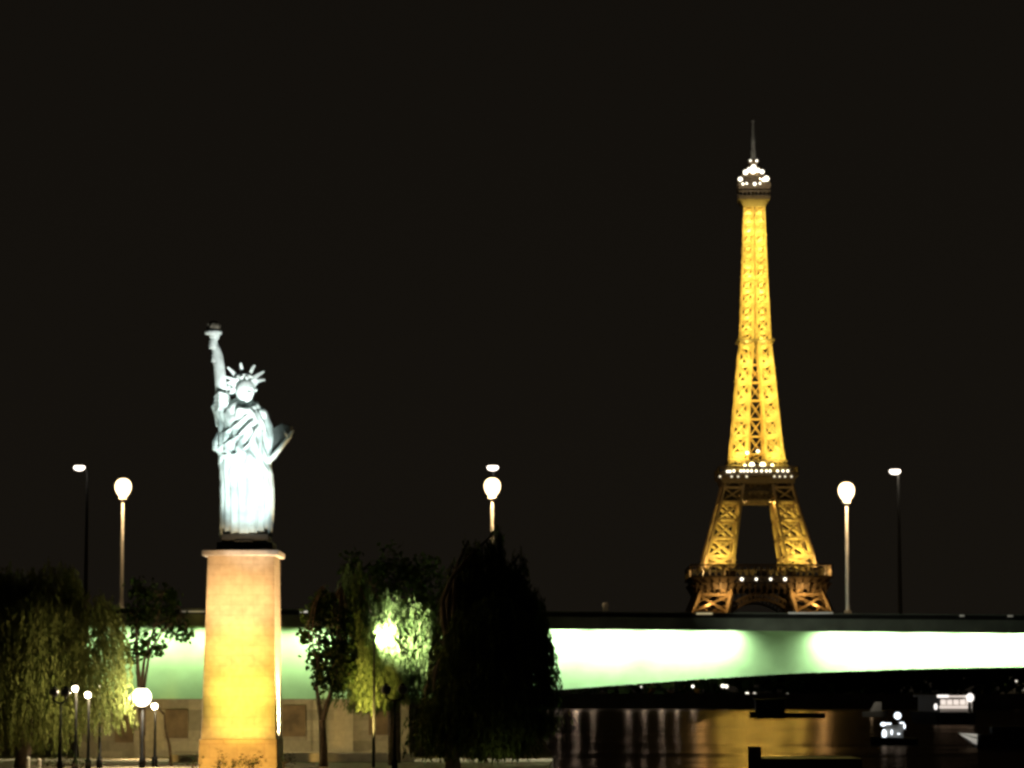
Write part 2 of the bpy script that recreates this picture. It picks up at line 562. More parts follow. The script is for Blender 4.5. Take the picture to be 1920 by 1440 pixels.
TL = [('tall road lamp with small pale lamp head high over the left willow', 150, 877, 160, 1),
      ('tall road lamp whose small pale head shows directly over a bigger globe', 924, 877, 925, 0),
      ('tall road lamp with small pale head and dim grey pole far right', 1677, 884, 1688, 1)]
for (lab, hx, hy, bx, arm) in TL:
    Y = 199.5
    h = P(hx, hy, Y)
    b = P(bx, 1152, Y)
    tl = empty('tall_road_lamp', (b.x, Y, b.z - 0.6), lab, 'street lamp', 'tall road lamps on the far edge of the bridge')
    MB().lathe((b.x, Y, b.z - 0.6), [(0.16, 0), (0.15, 1.0), (0.12, 5), (0.07, h.z - b.z + 0.5)], 12).build('pole', M['pole_dim'] if bx > 1600 else M['dark_metal'], tl, True)  # unlit left poles: their darkness is put into near-black metal
    MB().tube([(b.x, Y, h.z - 0.1), ((b.x + h.x) / 2, Y - 0.1, h.z + 0.14), (h.x, Y - 0.25, h.z + 0.17)], [0.06, 0.05, 0.05], 8).build('arm', M['dark_metal'], tl, True)
    MB().ball((h.x, Y - 0.3, h.z), 0.40, 0.36, 0.24, 18, 10, fn=lambda q, p: Vector((p.x, p.y, p.z * (1.0 if q.z < 0 else 0.75)))).build('lamp_head', M['lamp_tall'], tl, True)
    MB().ball((h.x, Y - 0.3, h.z + 0.13), 0.34, 0.30, 0.10, 16, 8).build('hood', M['dark_metal'], tl, True)

# ------------------------------------------------------------------ pedestal
PX0, PY0 = P(452, 1440, 150).x, 150.0
ped = empty('stone_pedestal', (P(450, 1440, 152).x, 152.0, 1.5), 'tall tapering pale stone pedestal carrying the statue, floodlit yellow', 'pedestal')


def frustum(mb, lo, hi, rows=1):
    (x0, x1, y0, y1, z0), (X0, X1, Y0, Y1, Z1) = lo, hi
    return mb.add([(x0, y0, z0), (x1, y0, z0), (x1, y1, z0), (x0, y1, z0), (X0, Y0, Z1), (X1, Y0, Z1), (X1, Y1, Z1), (X0, Y1, Z1)],
                  [(0, 3, 2, 1), (4, 5, 6, 7), (0, 1, 5, 4), (1, 2, 6, 5), (2, 3, 7, 6), (3, 0, 4, 7)])


def pz(py, Y=150): return P(450, py, Y).z


def pxx(px, py, Y=150): return P(px, py, Y).x


sh = MB()
frustum(sh, (pxx(377, 1384), pxx(517, 1384), 150.0, 154.0, pz(1386)), (pxx(389, 1042), pxx(514, 1042), 150.16, 153.7, pz(1041)))
sh.build('shaft', M['stone'], ped, bevel=0.03)
bs = MB()
frustum(bs, (pxx(372, 1450), pxx(519.5, 1450), 149.8, 154.3, 1.4), (pxx(374, 1385), pxx(519, 1385), 149.82, 154.25, pz(1386) + 0.004))
bs.build('base_block', M['stone_base'], ped, bevel=0.04)
cp = MB()
cp.box((pxx(379, 1040), 149.9, pz(1042)), (pxx(523, 1040), 154.0, pz(1031)))
cp.build('cornice', M['cap'], ped, bevel=0.05)

# ------------------------------------------------------------------ statue
SY = 152.0
statue = empty('robed_statue', P(460, 1028, SY), 'floodlit white statue of a robed woman with rayed crown raising a torch', 'statue')


def sp(px, py, dy=0.0):
    q = P(px, py, SY)
    return Vector((q.x, SY + dy, q.z))


SEC = [  # py, left px, right px, half depth front, half depth back
    (1006, 415, 507, 1.02, 0.95), (985, 415, 508, 1.02, 0.95), (960, 415, 510, 1.03, 0.95), (935, 416, 511, 1.06, 0.95),
    (905, 415, 511, 1.10, 0.95), (885, 412, 509, 1.14, 0.96), (868, 410, 507, 1.16, 0.96), (853, 411, 506, 1.16, 0.95),
    (846, 406, 506, 1.14, 0.95), (832, 409, 505, 1.12, 0.92), (818, 413, 504, 1.08, 0.90), (805, 413, 503, 1.06, 0.86),
    (790, 410, 500, 1.02, 0.82), (778, 408, 497, 0.95, 0.78), (768, 406, 493, 0.84, 0.72), (760, 411, 487, 0.70, 0.62),
    (754, 425, 478, 0.52, 0.50), (748, 440, 474, 0.40, 0.42), (742, 444, 472, 0.38, 0.40)]
NS = 144
fig = MB()
pys = np.array([s[0] for s in SEC][::-1], float)
cols = [np.array([s[i] for s in SEC][::-1], float) for i in range(1, 5)]
rings = []
grid_py = np.linspace(1006, 742, 150)
for py in grid_py:
    xl, xr, df, db = [float(np.interp(py, pys, c)) for c in cols]
    cx, hw = (xl + xr) / 2, (xr - xl) / 2
    t = (1006 - py) / 264.0
    ring = []
    for k in range(NS):
        a = 2 * math.pi * k / NS                       # 0 = +x, 3pi/2 = towards the viewer
        ca, sa = math.cos(a), math.sin(a)
        e = 2.0 / 2.35
        ux = math.copysign(abs(ca) ** e, ca)
        uy = math.copysign(abs(sa) ** e, sa)
        front = max(0.0, -sa)
        # pleats of the gown below, slanting folds of the mantle above
        low = max(0.0, min(1.0, (0.52 - t) / 0.18))
        up = max(0.0, min(1.0, (t - 0.42) / 0.15)) * max(0.0, min(1.0, (0.97 - t) / 0.06))
        pl_ = abs(math.sin(8.5 * a + 0.7 * math.sin(5 * t + a))) ** 0.7 - 0.55 + 0.35 * math.sin(21 * a + 3 * t)
        fold = 0.15 * low * (0.55 + 0.7 * (1 - t)) * pl_
        dg = math.sin(9.0 * a + 26.0 * t + 1.3 * math.sin(4 * a)) + 0.5 * math.sin(17 * a + 30 * t)
        fold += 0.075 * up * dg
        # girdle of the mantle: a roll of cloth running down from the left shoulder to the right hip
        dz = t - (0.60 - 0.16 * ca)
        fold += 0.10 * math.exp(-(dz / 0.035) ** 2) * (0.4 + front)
        # free leg's knee pushing the cloth forward, and the deep crease beside it
        fold += 0.20 * front * math.exp(-((ca - 0.32) / 0.30) ** 2 - ((t - 0.36) / 0.14) ** 2)
        fold -= 0.26 * front * math.exp(-((ca + 0.01) / 0.045) ** 2 - ((t - 0.33) / 0.10) ** 2)
        fold -= 0.24 * front * math.exp(-((ca - 0.36) / 0.05) ** 2 - ((t - 0.13) / 0.10) ** 2)
        # chest folds fanning from the left shoulder
        fold -= 0.12 * front * up * max(0, math.sin(16 * (ca * 0.9 - 1.7 * (t - 0.8)))) ** 2
        x = sp(cx + hw * ux, py).x + fold * ca
        y = SY + (df if sa < 0 else db) * uy + fold * sa
        z = sp(cx, py).z
        if t < 0.02:
            z += 0.13 * math.sin(7 * a) * math.sin(13 * a + 1) - 0.05
        ring.append((x, y, z))
    rings.append(ring)
vs = [p for r in rings for p in r]
fs = []
for i in range(len(rings) - 1):
    for k in range(NS):
        k2 = (k + 1) % NS
        fs.append((i * NS + k, i * NS + k2, (i + 1) * NS + k2, (i + 1) * NS + k))
fs.append(tuple(range(NS - 1, -1, -1)))
fs.append(tuple((len(rings) - 1) * NS + k for k in range(NS)))
fig.add(vs, fs)
# neck
fig.tube([sp(459, 772, 0.05), sp(459, 760, -0.02), sp(459, 748, -0.10), sp(459, 738, -0.12)], [0.52, 0.40, 0.37, 0.38], 18)
# bosom and draped shoulders
fig.ball(sp(439, 792, -0.66), 0.40, 0.30, 0.42, 18, 12)
fig.ball(sp(472, 792, -0.68), 0.40, 0.30, 0.42, 18, 12)
fig.ball(sp(490, 778, -0.05), 0.36, 0.55, 0.42, 18, 12)
# raised right arm (viewer's left): sleeve, bare arm, wrist
fig.tube([sp(432, 790, 0.0), sp(423, 770, -0.05), sp(418, 752, -0.08), sp(416, 738, -0.1)], [0.62, 0.60, 0.46, 0.34], 18)
fig.tube([sp(418, 760, -0.05), sp(415.5, 738, -0.10), sp(414.5, 722, -0.12), sp(413, 704, -0.14), sp(411, 686, -0.16), sp(409, 668, -0.20), sp(406, 656, -0.22), sp(403, 648, -0.24)],
         [0.36, 0.335, 0.315, 0.305, 0.29, 0.27, 0.235, 0.19], 18)
for k in range(5):                                     # gathered folds of the fallen sleeve
    yy = 742 + k * 7
    fig.tube([sp(404 + k * 0.4, yy + 4, -0.25), sp(414, yy - 4, -0.60 - 0.02 * k), sp(428, yy + 1, -0.50)], [0.09, 0.11, 0.08], 8)
fig.tube([sp(410, 752, 0.0), sp(403, 762, 0.1), sp(408, 778, 0.1), sp(409, 800, 0.1)], [0.22, 0.22, 0.20, 0.12], 10)
# hand closed on the torch: palm, four unequal fingers, thumb
HX, HY_ = 400.0, 646.0
fig.ball(sp(404, 647, -0.20), 0.17, 0.18, 0.22, 14, 10)
for k, (yy, r) in enumerate(((640, 0.062), (644.3, 0.066), (648.6, 0.064), (652.6, 0.056))):
    fig.tube([sp(407, yy, -0.30), sp(402.5, yy + 0.4, -0.46), sp(397, yy + 0.8, -0.44), sp(394.0, yy + 1.0, -0.28), sp(395.5, yy + 1, -0.14)],
             [r * 1.1, r * 1.1, r, r * 0.95, r * 0.8], 8)
fig.tube([sp(407, 650, -0.2), sp(405, 640, -0.12), sp(401, 635, -0.06), sp(398, 633, -0.1)], [0.09, 0.085, 0.075, 0.06], 8)
# rolled collar of the mantle, standing out before the neck
fig.tube([sp(436, 752, 0.25), sp(440, 763, -0.25), sp(452, 772, -0.80), sp(464, 774, -0.86), sp(476, 767, -0.50), sp(482, 757, 0.1)], [0.14, 0.17, 0.19, 0.19, 0.17, 0.14], 10)
fig.tube([sp(480, 770, -0.45), sp(466, 784, -0.98), sp(448, 800, -1.08), sp(428, 812, -0.86), sp(414, 820, -0.35)], [0.09, 0.10, 0.11, 0.10, 0.08], 10)
fig.tube([sp(486, 774, -0.45), sp(474, 796, -1.08), sp(452, 820, -1.18), sp(426, 836, -0.95), sp(410, 842, -0.4)], [0.08, 0.09, 0.10, 0.10, 0.09], 10)
fig.tube([sp(491, 778, -0.35), sp(484, 808, -1.0), sp(470, 838, -1.22), sp(446, 856, -1.22), sp(420, 856, -0.85)], [0.08, 0.09, 0.09, 0.09, 0.08], 10)
fig.tube([sp(494, 784, -0.30), sp(493, 815, -0.75), sp(490, 850, -0.95), sp(486, 880, -1.0)], [0.08, 0.09, 0.09, 0.07], 10)
# left arm: sleeve, bent elbow, forearm reaching to the tablet
fig.tube([sp(489, 780, 0.0), sp(497, 800, -0.05), sp(501, 822, -0.10), sp(500, 842, -0.2)], [0.40, 0.42, 0.40, 0.34], 16)
fig.tube([sp(499, 838, -0.15), sp(501, 852, -0.30), sp(506, 864, -0.45)], [0.32, 0.28, 0.20], 14)
fig.tube([sp(504, 865, -0.42), sp(516, 855, -0.62), sp(528, 842, -0.80), sp(538, 830, -0.92), sp(543, 824, -0.95)], [0.19, 0.15, 0.125, 0.105, 0.10], 14)
fig.ball(sp(545, 821, -0.95), 0.13, 0.14, 0.15, 12, 8)
for k in range(4):
    a0 = sp(543 + k * 1.6, 826 - k * 4.0, -1.0)
    fig.tube([a0, a0 + Vector((0.08, -0.10, 0.03)), a0 + Vector((0.13, -0.02, 0.10)), a0 + Vector((0.12, 0.12, 0.13 - 0.02 * abs(k - 1)))],
             [0.062, 0.060, 0.054, 0.042], 8)
fig.tube([sp(542, 822, -1.0), sp(538, 816, -1.10), sp(536, 811, -1.08)], [0.075, 0.066, 0.05], 8)
# hanging mantle edge at the viewer's left hip
fig.tube([sp(412, 812, -0.2), sp(407, 830, -0.3), sp(405, 846, -0.35)], [0.12, 0.22, 0.16], 10)


# head: brow, eye sockets, nose, lips, chin; turned towards the viewer's right and a little down
def face(q, p):
    u, f, w = q.x, -q.y, q.z
    x, y, z = p
    if w < 0: x *= 1 - 0.26 * (-w) ** 1.4
    if f > 0:
        def G(u0, w0, su, sw): return math.exp(-((u - u0) / su) ** 2 - ((w - w0) / sw) ** 2)
        d = 0.20 * G(0, -0.14, 0.10, 0.13) + 0.11 * G(0, 0.06, 0.085, 0.18)
        d += 0.05 * (G(0.28, 0.24, 0.22, 0.06) + G(-0.28, 0.24, 0.22, 0.06))
        d -= 0.12 * (G(0.27, 0.09, 0.14, 0.085) + G(-0.27, 0.09, 0.14, 0.085))
        d += 0.045 * (G(0.27, 0.09, 0.08, 0.04) + G(-0.27, 0.09, 0.08, 0.04))
        d += 0.07 * G(0, -0.37, 0.15, 0.045) + 0.075 * G(0, -0.47, 0.13, 0.05) - 0.05 * G(0, -0.42, 0.2, 0.018)
        d += 0.13 * G(0, -0.72, 0.22, 0.13) + 0.04 * (G(0.45, -0.15, 0.2, 0.2) + G(-0.45, -0.15, 0.2, 0.2))
        y -= d
    return Vector((x, y, z))


HROT = Matrix.Rotation(math.radians(24), 3, 'Z') @ Matrix.Rotation(math.radians(9), 3, 'X')
fig.ball(sp(460, 733, -0.22), 0.50, 0.60, 0.71, 72, 54, fn=face, rot=HROT)
body = fig.build('figure', M['copper'], statue, True)
rm = body.modifiers.new('remesh', 'REMESH')
rm.mode = 'VOXEL'
rm.voxel_size = 0.032
rm.use_smooth_shade = True
sm = body.modifiers.new('smooth', 'SMOOTH')
sm.factor = 0.4
sm.iterations = 2


# hair: waves swept back from the brow, a knot at the neck
def hairfn(q, p):
    wv = 0.035 * math.sin(14 * math.atan2(q.z, q.x) + 5 * q.y)
    return p * (1 + wv)


hr = MB()
hr.ball(sp(458, 726, 0.10), 0.57, 0.56, 0.62, 40, 26, fn=hairfn, rot=HROT)
for (x, y, d, r) in ((441, 722, -0.15, 0.15), (438, 730, -0.05, 0.17), (434, 738, 0.05, 0.18), (433, 726, 0.2, 0.26), (436, 716, 0.1, 0.2),
                     (476, 722, 0.0, 0.12), (478, 731, 0.1, 0.12), (446, 713, -0.45, 0.12), (455, 709.5, -0.6, 0.11), (465, 710, -0.6, 0.11), (473, 714, -0.4, 0.11)):
    hr.ball(sp(x, y, d), r, r, r * 0.9, 12, 8)
hr.build('hair', M['copper'], statue, True)

# crown: a band round the brow carrying seven rays
crown = MB()
c0 = sp(459, 719, -0.18)
pts_o = []
for k in range(33):
    a = math.radians(-8 + 196 * k / 32)
    pts_o.append((Vector((math.cos(a) * 0.60, -0.30 + 0.34 * abs(math.cos(a)) ** 2, math.sin(a) * 0.42))))
for dz in (-0.06, 0.0, 0.06):
    crown.tube([c0 + q + Vector((0, dz * 0.6, dz * 0.4)) for q in pts_o], 0.085, 10)
band = crown.build('crown', M['copper'], statue, True)
for (ang, ln) in ((12, 40), (33, 44), (62, 41), (100, 40), (135, 45), (159, 38), (176, 33)):
    a = math.radians(ang)
    ctr = sp(459, 721, -0.3)
    d = Vector((math.cos(a), 0.10 * abs(math.cos(a)), math.sin(a)))
    b0 = ctr + d * (12 / 36.0)
    tip = ctr + d * (ln / 36.0)
    side = Vector((-math.sin(a), 0, math.cos(a)))
    ry = MB()
    fr = Vector((0, 0.07, 0))
    w0, w1 = 0.135, 0.045
    ry.add([b0 - side * w0 - fr, b0 + side * w0 - fr, b0 + side * w0 + fr, b0 - side * w0 + fr,
            tip - side * w1 - fr * 0.4, tip + side * w1 - fr * 0.4, tip + side * w1 + fr * 0.4, tip - side * w1 + fr * 0.4],
           [(0, 1, 2, 3), (7, 6, 5, 4), (0, 4, 5, 1), (1, 5, 6, 2), (2, 6, 7, 3), (3, 7, 4, 0)])
    ry.build('ray', M['copper'], band)

# torch
t0 = sp(400, 660, -0.28)
zz = lambda py: sp(400, py).z - t0.z
tor = MB()
tor.lathe((t0.x + 0.08, t0.y, t0.z), [(0.07, zz(682)), (0.14, zz(679)), (0.11, zz(672)), (0.15, zz(668)), (0.10, zz(664)), (0.13, zz(655)), (0.14, zz(645)), (0.17, zz(639)),
                              (0.26, zz(635)), (0.28, zz(630)), (0.34, zz(628.6))], 22)
th = tor.build('torch', M['copper'], statue, True)
bal = MB().lathe((sp(401, 625).x, t0.y, t0.z), [(0.30, zz(629.5)), (0.45, zz(627.8)), (0.46, zz(622.5)), (0.42, zz(621.8)), (0.40, zz(625))], 26)
bal.build('torch_balcony', M['copper'], th, True)
fl = MB()
fl.lathe((sp(401.5, 620).x, t0.y, t0.z), [(0.34, zz(622)), (0.36, zz(618)), (0.33, zz(613)), (0.28, zz(609)), (0.18, zz(605.5)), (0.06, zz(603))], 18)
for k in range(6):
    a = k * 1.05
    fl.tube([(sp(401.5, 620).x + 0.28 * math.cos(a), t0.y + 0.28 * math.sin(a), t0.z + zz(617)),
             (sp(401.5, 620).x + 0.30 * math.cos(a + 0.4), t0.y + 0.30 * math.sin(a + 0.4), t0.z + zz(611)),
             (sp(401.5, 620).x + 0.12 * math.cos(a + 0.8), t0.y + 0.12 * math.sin(a + 0.8), t0.z + zz(604))], [0.09, 0.08, 0.03], 8)
fl.build('flame', M['flame'], th, True)

# tablet leaning out from the left forearm
tb = MB()
quad = [(511, 862, -0.40), (543, 822, -0.80), (547, 800, -0.74), (529, 796, -0.55), (508, 806, -0.18)]
fr = [sp(x, y, d) for (x, y, d) in quad]
nrm = (fr[1] - fr[0]).cross(fr[2] - fr[0]).normalized()
if nrm.y > 0: nrm = -nrm
bk = [p - nrm * 0.24 for p in fr]
n = len(fr)
tb.add(fr + bk, [tuple(range(n)), tuple(range(2 * n - 1, n - 1, -1))] + [(i, i + n, (i + 1) % n + n, (i + 1) % n) for i in range(n)])
tb.build('tablet', M['tablet'], statue, bevel=0.03)
# plinth, the cornice's shade put into its colour, with broken chain and sandal tips under the hem
pb = MB()
a, b = sp(411, 1030), sp(515, 1030)
pb.box((a.x, SY - 1.30, pz(1031)), (b.x, SY + 1.25, sp(455, 1019).z))
pb.box((a.x + 0.22, SY - 1.12, sp(455, 1019.2).z), (b.x - 0.25, SY + 1.1, sp(455, 1003).z))
for k in range(7):
    pb.ball(sp(446 + 5 * k, 1017, -1.2 - 0.03 * (k % 2)), 0.09, 0.07, 0.09, 10, 6)
pb.build('plinth', M['copper_shaded'], statue, bevel=0.03)

# floodlights of statue and pedestal (sunk at the island's tip, below the picture)
for (off, tgt, pw, cone, colr, bl) in (((4.0, 132.5), (462, 962), 8000, 10.0, (0.88, 1.0, 0.99), 0.6),
                                       ((3.5, 132.0), (464, 882), 76000, 11.5, (0.90, 1.0, 0.99), 0.7),
                                       ((4.5, 132.5), (452, 800), 60000, 10.0, (0.84, 1.0, 0.98), 0.6),
                                       ((6.5, 133.0), (463, 722), 80000, 6.6, (1.0, 1.0, 0.97), 0.6),
                                       ((7.0, 133.0), (410, 675), 85000, 8.2, (1.0, 1.0, 0.98), 0.8),
                                       ((-6.0, 132.0), (440, 800), 3500, 19, (0.80, 1.0, 0.97), 0.9)):  # last one is an added weak fill from the left
    light('statue_flood', 'SPOT', (P(455, 1022, SY).x + off[0], off[1], 1.8), pw, colr, target=sp(*tgt), size=0.18, spot=cone, blend=bl)
for (tx, ty, pw, cone, colr) in ((449, 1105, 46000, 15, (1.0, 0.62, 0.30)), (448, 1170, 36000, 16, (1.0, 0.66, 0.24)), (452, 1255, 42000, 16, (1.0, 0.74, 0.14)),
                                 (455, 1325, 38000, 14, (1.0, 0.76, 0.12)), (447, 1425, 32000, 19, (1.0, 0.62, 0.15))):
    light('pedestal_flood', 'SPOT', (P(455, 1022, SY).x + (ty - 1200) * 0.006, 131.0 + (ty - 1080) * 0.002, 1.75), pw, colr, target=P(tx, ty, 150), size=0.2, spot=cone, blend=0.8)
light('pedestal_side_flood', 'SPOT', (P(590, 1440, 152).x, 151.6, 1.75), 26000, (1.0, 0.90, 0.62), target=P(521, 1338, 152), size=0.1, spot=30, blend=0.5)
light('pedestal_side_flood', 'SPOT', (P(640, 1440, 152).x, 150.4, 1.75), 30000, (1.0, 0.66, 0.32), target=P(521, 1180, 152), size=0.1, spot=48, blend=0.8)

# ------------------------------------------------------------------ lattice tower
TY = 1580.0
TS = F / TY
TX = P(1421, 1290, TY).x
tz = lambda py: CAM_Z + (1295 - py) / TS
tower = empty('lattice_tower', (TX, TY, 4.0), 'tall tapering iron lattice tower lit golden from within against the night sky', 'tower')
W_PY = [218, 385, 450, 560, 645, 685, 750, 810, 860, 900, 945, 1050, 1095, 1150, 1300]
W_OUT = [18.6, 19, 20.6, 24.8, 28.2, 32, 38, 43.5, 48.5, 59, 70, 98, 105, 126, 214]
W_LEG = [16, 16.4, 17.9, 21.6, 24.4, 24.2, 25.4, 28, 31, 34, 38, 50, 56, 64, 88]
wo = lambda py: float(np.interp(py, W_PY, W_OUT)) / TS
wl = lambda py: float(np.interp(py, W_PY, W_LEG)) / TS
ROT = Matrix.Rotation(math.radians(-1.0), 3, 'Z')


def tp(x, y, py):
    v = ROT @ Vector((x, y, 0))
    return Vector((TX + v.x, TY + v.y, tz(py)))


def leg_corners(sx, sy, py):
    o, i = wo(py), wo(py) - wl(py)
    return [tp(sx * a, sy * b, py) for (a, b) in ((o, o), (i, o), (i, i), (o, i))]


def truss(mb, levels, sx, sy, tc, td, sub=True):
    for j in range(len(levels) - 1):
        A = leg_corners(sx, sy, levels[j])
        B = leg_corners(sx, sy, levels[j + 1])
        for k in range(4):
            k2 = (k + 1) % 4
            mb.beam(A[k], B[k], tc)
            mb.beam(A[k], B[k2], td)
            mb.beam(A[k2], B[k], td)
            mb.beam(B[k], B[k2], td * 1.35)
            if sub:
                m1, m2 = (A[k] + B[k]) / 2, (A[k2] + B[k2]) / 2
                mm = (A[k] + A[k2]) / 2
                mn = (B[k] + B[k2]) / 2
                s = td * 0.38
                mb.beam(m1, mn, s); mb.beam(mn, m2, s); mb.beam(m2, mm, s); mb.beam(mm, m1, s)
        # inner floor bracing
        mb.beam(B[0], B[2], td * 0.7)
        mb.beam(B[1], B[3], td * 0.7)


L_LOW = [1300, 1260, 1222, 1186, 1152, 1120, 1092]
L_MID = [1068, 1048, 1014, 979, 946, 920, 893]
L_UP = [868, 853, 820, 787, 752, 718, 684, 650]
L_TOP = [650, 622, 595, 569, 544, 520, 497, 475, 454, 434, 415, 399, 385]
for sx in (-1, 1):
    for sy in (-1, 1):
        mb = MB(); truss(mb, L_LOW, sx, sy, 2.0, 1.0)
        mb2 = mb
        truss(mb2, L_MID, sx, sy, 1.35, 0.8, sub=False)
        mb2.build('leg', M['iron'], tower)
up = MB()
for sx in (-1, 1):
    for sy in (-1, 1):
        truss(up, L_UP, sx, sy, 0.9, 0.48, sub=False)
        truss(up, L_TOP, sx, sy, 0.66, 0.40, sub=False)
up.build('upper_shaft', M['iron'], tower)
# lift shaft and stair column in the heart of the upper part
ls = MB()
for j in range(len(L_UP) - 1):
    a, b = L_UP[j], L_UP[j + 1]
    r = 3.4
    A = [tp(x, y, a) for (x, y) in ((-r, -r), (r, -r), (r, r), (-r, r))]
    B = [tp(x, y, b) for (x, y) in ((-r, -r), (r, -r), (r, r), (-r, r))]
    for k in range(4):
        k2 = (k + 1) % 4
        ls.beam(A[k], B[k], 0.6); ls.beam(A[k], B[k2], 0.4); ls.beam(A[k2], B[k], 0.4); ls.beam(B[k], B[k2], 0.5)
ls.build('lift_shaft', M['iron'], tower)
for py in (842, 800, 760, 720, 690):
    light('projector', 'POINT', tp(0, -8.5, py), 2200, (1.0, 0.58, 0.09), tower, size=0.4)


def slab(mb, hw, py0, py1, inset=0.0):
    a, b = hw, hw - inset
    vs = [tp(x, y, py0) for (x, y) in ((-a, -a), (a, -a), (a, a), (-a, a))] + [tp(x, y, py1) for (x, y) in ((-b, -b), (b, -b), (b, b), (-b, b))]
    return mb.add(vs, [(0, 3, 2, 1), (4, 5, 6, 7), (0, 1, 5, 4), (1, 2, 6, 5), (2, 3, 7, 6), (3, 0, 4, 7)])


def gallery(mb, hw, py_lo, py_hi, n, t):
    """Open arcade round a platform: posts, a rail, little arches."""
    for s in range(4):
        R = Matrix.Rotation(s * math.pi / 2, 3, 'Z')
        pr = None
        for k in range(n + 1):
            x = -hw + 2 * hw * k / n
            v = R @ Vector((x, -hw, 0))
            lo, hi = tp(v.x, v.y, py_lo), tp(v.x, v.y, py_hi)
            mb.beam(lo, hi, t)
            if pr:
                mb.beam(pr[1], hi, t * 1.2)
                mb.beam(pr[0], lo, t * 1.2)
                mb.beam(pr[0] + (pr[1] - pr[0]) * 0.55, (pr[1] + hi) / 2, t * 0.7)
                mb.beam((pr[1] + hi) / 2, lo + (hi - lo) * 0.55, t * 0.7)
            pr = (lo, hi)


px2m = lambda p: p / TS
f1 = MB()
slab(f1, px2m(124), 1098, 1090)
slab(f1, px2m(130), 1090, 1087)
gallery(f1, px2m(128), 1087, 1066, 22, 0.7)
slab(f1, px2m(118), 1110, 1099, 0)
for s in range(4):                                    # brackets and the great decorative arches below
    R = Matrix.Rotation(s * math.pi / 2, 3, 'Z')
    for k in range(23):
        x = px2m(-118 + 236 * k / 22)
        v0, v1 = R @ Vector((x, -px2m(116), 0)), R @ Vector((x, -px2m(128), 0))
        f1.beam(tp(v0.x, v0.y, 1118), tp(v1.x, v1.y, 1098), 0.6)
    pr = None
    for k in range(41):
        a = math.pi * k / 40
        for (rr, hh, t) in ((90, 118, 1.2), (80, 106, 0.8)):
            pass
        q = []
        for (rr, hh) in ((98, 122), (88, 110)):
            v = R @ Vector((px2m(rr * math.cos(a)), -px2m(112), 0))
            q.append(tp(v.x, v.y, 1240 - hh * math.sin(a)))
        if pr:
            f1.beam(pr[0], q[0], 1.0); f1.beam(pr[1], q[1], 0.9); f1.beam(pr[0], q[1], 0.5); f1.beam(pr[1], q[0], 0.5)
        pr = q
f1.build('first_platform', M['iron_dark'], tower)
for (x0, x1) in ((-66, -48), (-10, 12), (44, 62)):
    pv = MB()
    A, B = tp(px2m(x0), -px2m(112), 1087), tp(px2m(x1), -px2m(112), 1076)
    pv.box((A.x, A.y - 4, A.z), (B.x, A.y + 6, B.z))
    pv.build('pavilion', M['iron_dark'], tower)
f2 = MB()
belt = MB()                                            # deep girders that tie the legs together under the second platform
for s in range(4):
    R_ = Matrix.Rotation(s * math.pi / 2, 3, 'Z')
    for depth in (0.0, 5.0):
        rows_ = []
        for py in (943, 928, 913):
            hw = wo(py) - 0.6
            rows_.append([tp(*(R_ @ Vector((-hw + 2 * hw * k / 12, -hw + depth, 0)))[:2], py) for k in range(13)])
        for r_ in range(3):
            for k in range(12):
                belt.beam(rows_[r_][k], rows_[r_][k + 1], 1.1)
                if r_ < 2:
                    belt.beam(rows_[r_][k], rows_[r_ + 1][k + 1], 0.7)
                    belt.beam(rows_[r_][k + 1], rows_[r_ + 1][k], 0.7)
                    belt.beam(rows_[r_][k], rows_[r_ + 1][k], 0.6)
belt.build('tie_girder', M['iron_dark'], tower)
for x in (-7, 7):
    light('projector', 'POINT', tp(x, -10, 948), 5000, (1.0, 0.6, 0.15), tower, size=0.5)
    light('projector', 'POINT', tp(x * 4, -px2m(128), 1140), 1500, (1.0, 0.6, 0.2), tower, size=0.5)
    light('projector', 'POINT', tp(x * 3, -px2m(136), 1112), 5000, (1.0, 0.6, 0.2), tower, size=0.5)
slab(f2, px2m(66), 912, 900, -px2m(4))
slab(f2, px2m(74), 899, 893)
gallery(f2, px2m(73), 893, 882, 18, 0.55)
slab(f2, px2m(60), 890, 882)
slab(f2, px2m(56), 881, 878)
gallery(f2, px2m(55), 878, 869, 12, 0.45)
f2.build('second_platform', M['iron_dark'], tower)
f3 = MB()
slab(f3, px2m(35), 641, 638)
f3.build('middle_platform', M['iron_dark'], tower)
cab = MB()
slab(cab, px2m(21), 385, 372, -px2m(6))
slab(cab, px2m(29), 371.8, 366)
gallery(cab, px2m(29), 366, 356, 8, 0.45)
slab(cab, px2m(30), 352, 346)
slab(cab, px2m(31), 345.8, 342)
gallery(cab, px2m(30), 342, 333, 8, 0.4)
slab(cab, px2m(22), 356, 330)
slab(cab, px2m(26), 329.8, 326)
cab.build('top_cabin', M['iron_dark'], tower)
dome = MB()
dc = tp(0, 0, 326)
dome.lathe(dc, [(6.2, 0), (6.0, 1.6), (5.0, 4.2), (3.4, 6.0), (2.2, 6.8), (2.0, 7.6), (2.8, 8.0), (2.8, 9.4), (1.7, 9.8)], 20)
dome.build('dome', M['iron'], tower, True)
an = MB()
ac = tp(0, 0, 300)
hA = tz(213) - tz(300)
an.lathe(ac, [(1.5, 0), (1.35, hA * 0.30), (1.05, hA * 0.31), (0.95, hA * 0.62), (0.75, hA * 0.63), (0.62, hA * 0.93), (1.1, hA * 0.95), (0.5, hA)], 10)
an.build('antenna', M['grey_paint'], tower)

# lamps that show as white points on the tower
def tlamp(px, py, r, m_='lamp_tower', name='lamp', off=None):
    q = tp(0, 0, py)
    wd = P(px, py, TY - 45)
    y = TY - (off if off is not None else 25)
    w = P(px, py, y)
    MB().ball((w.x, y, w.z), r, r, r, 10, 8).build(name, M[m_], tower, True)


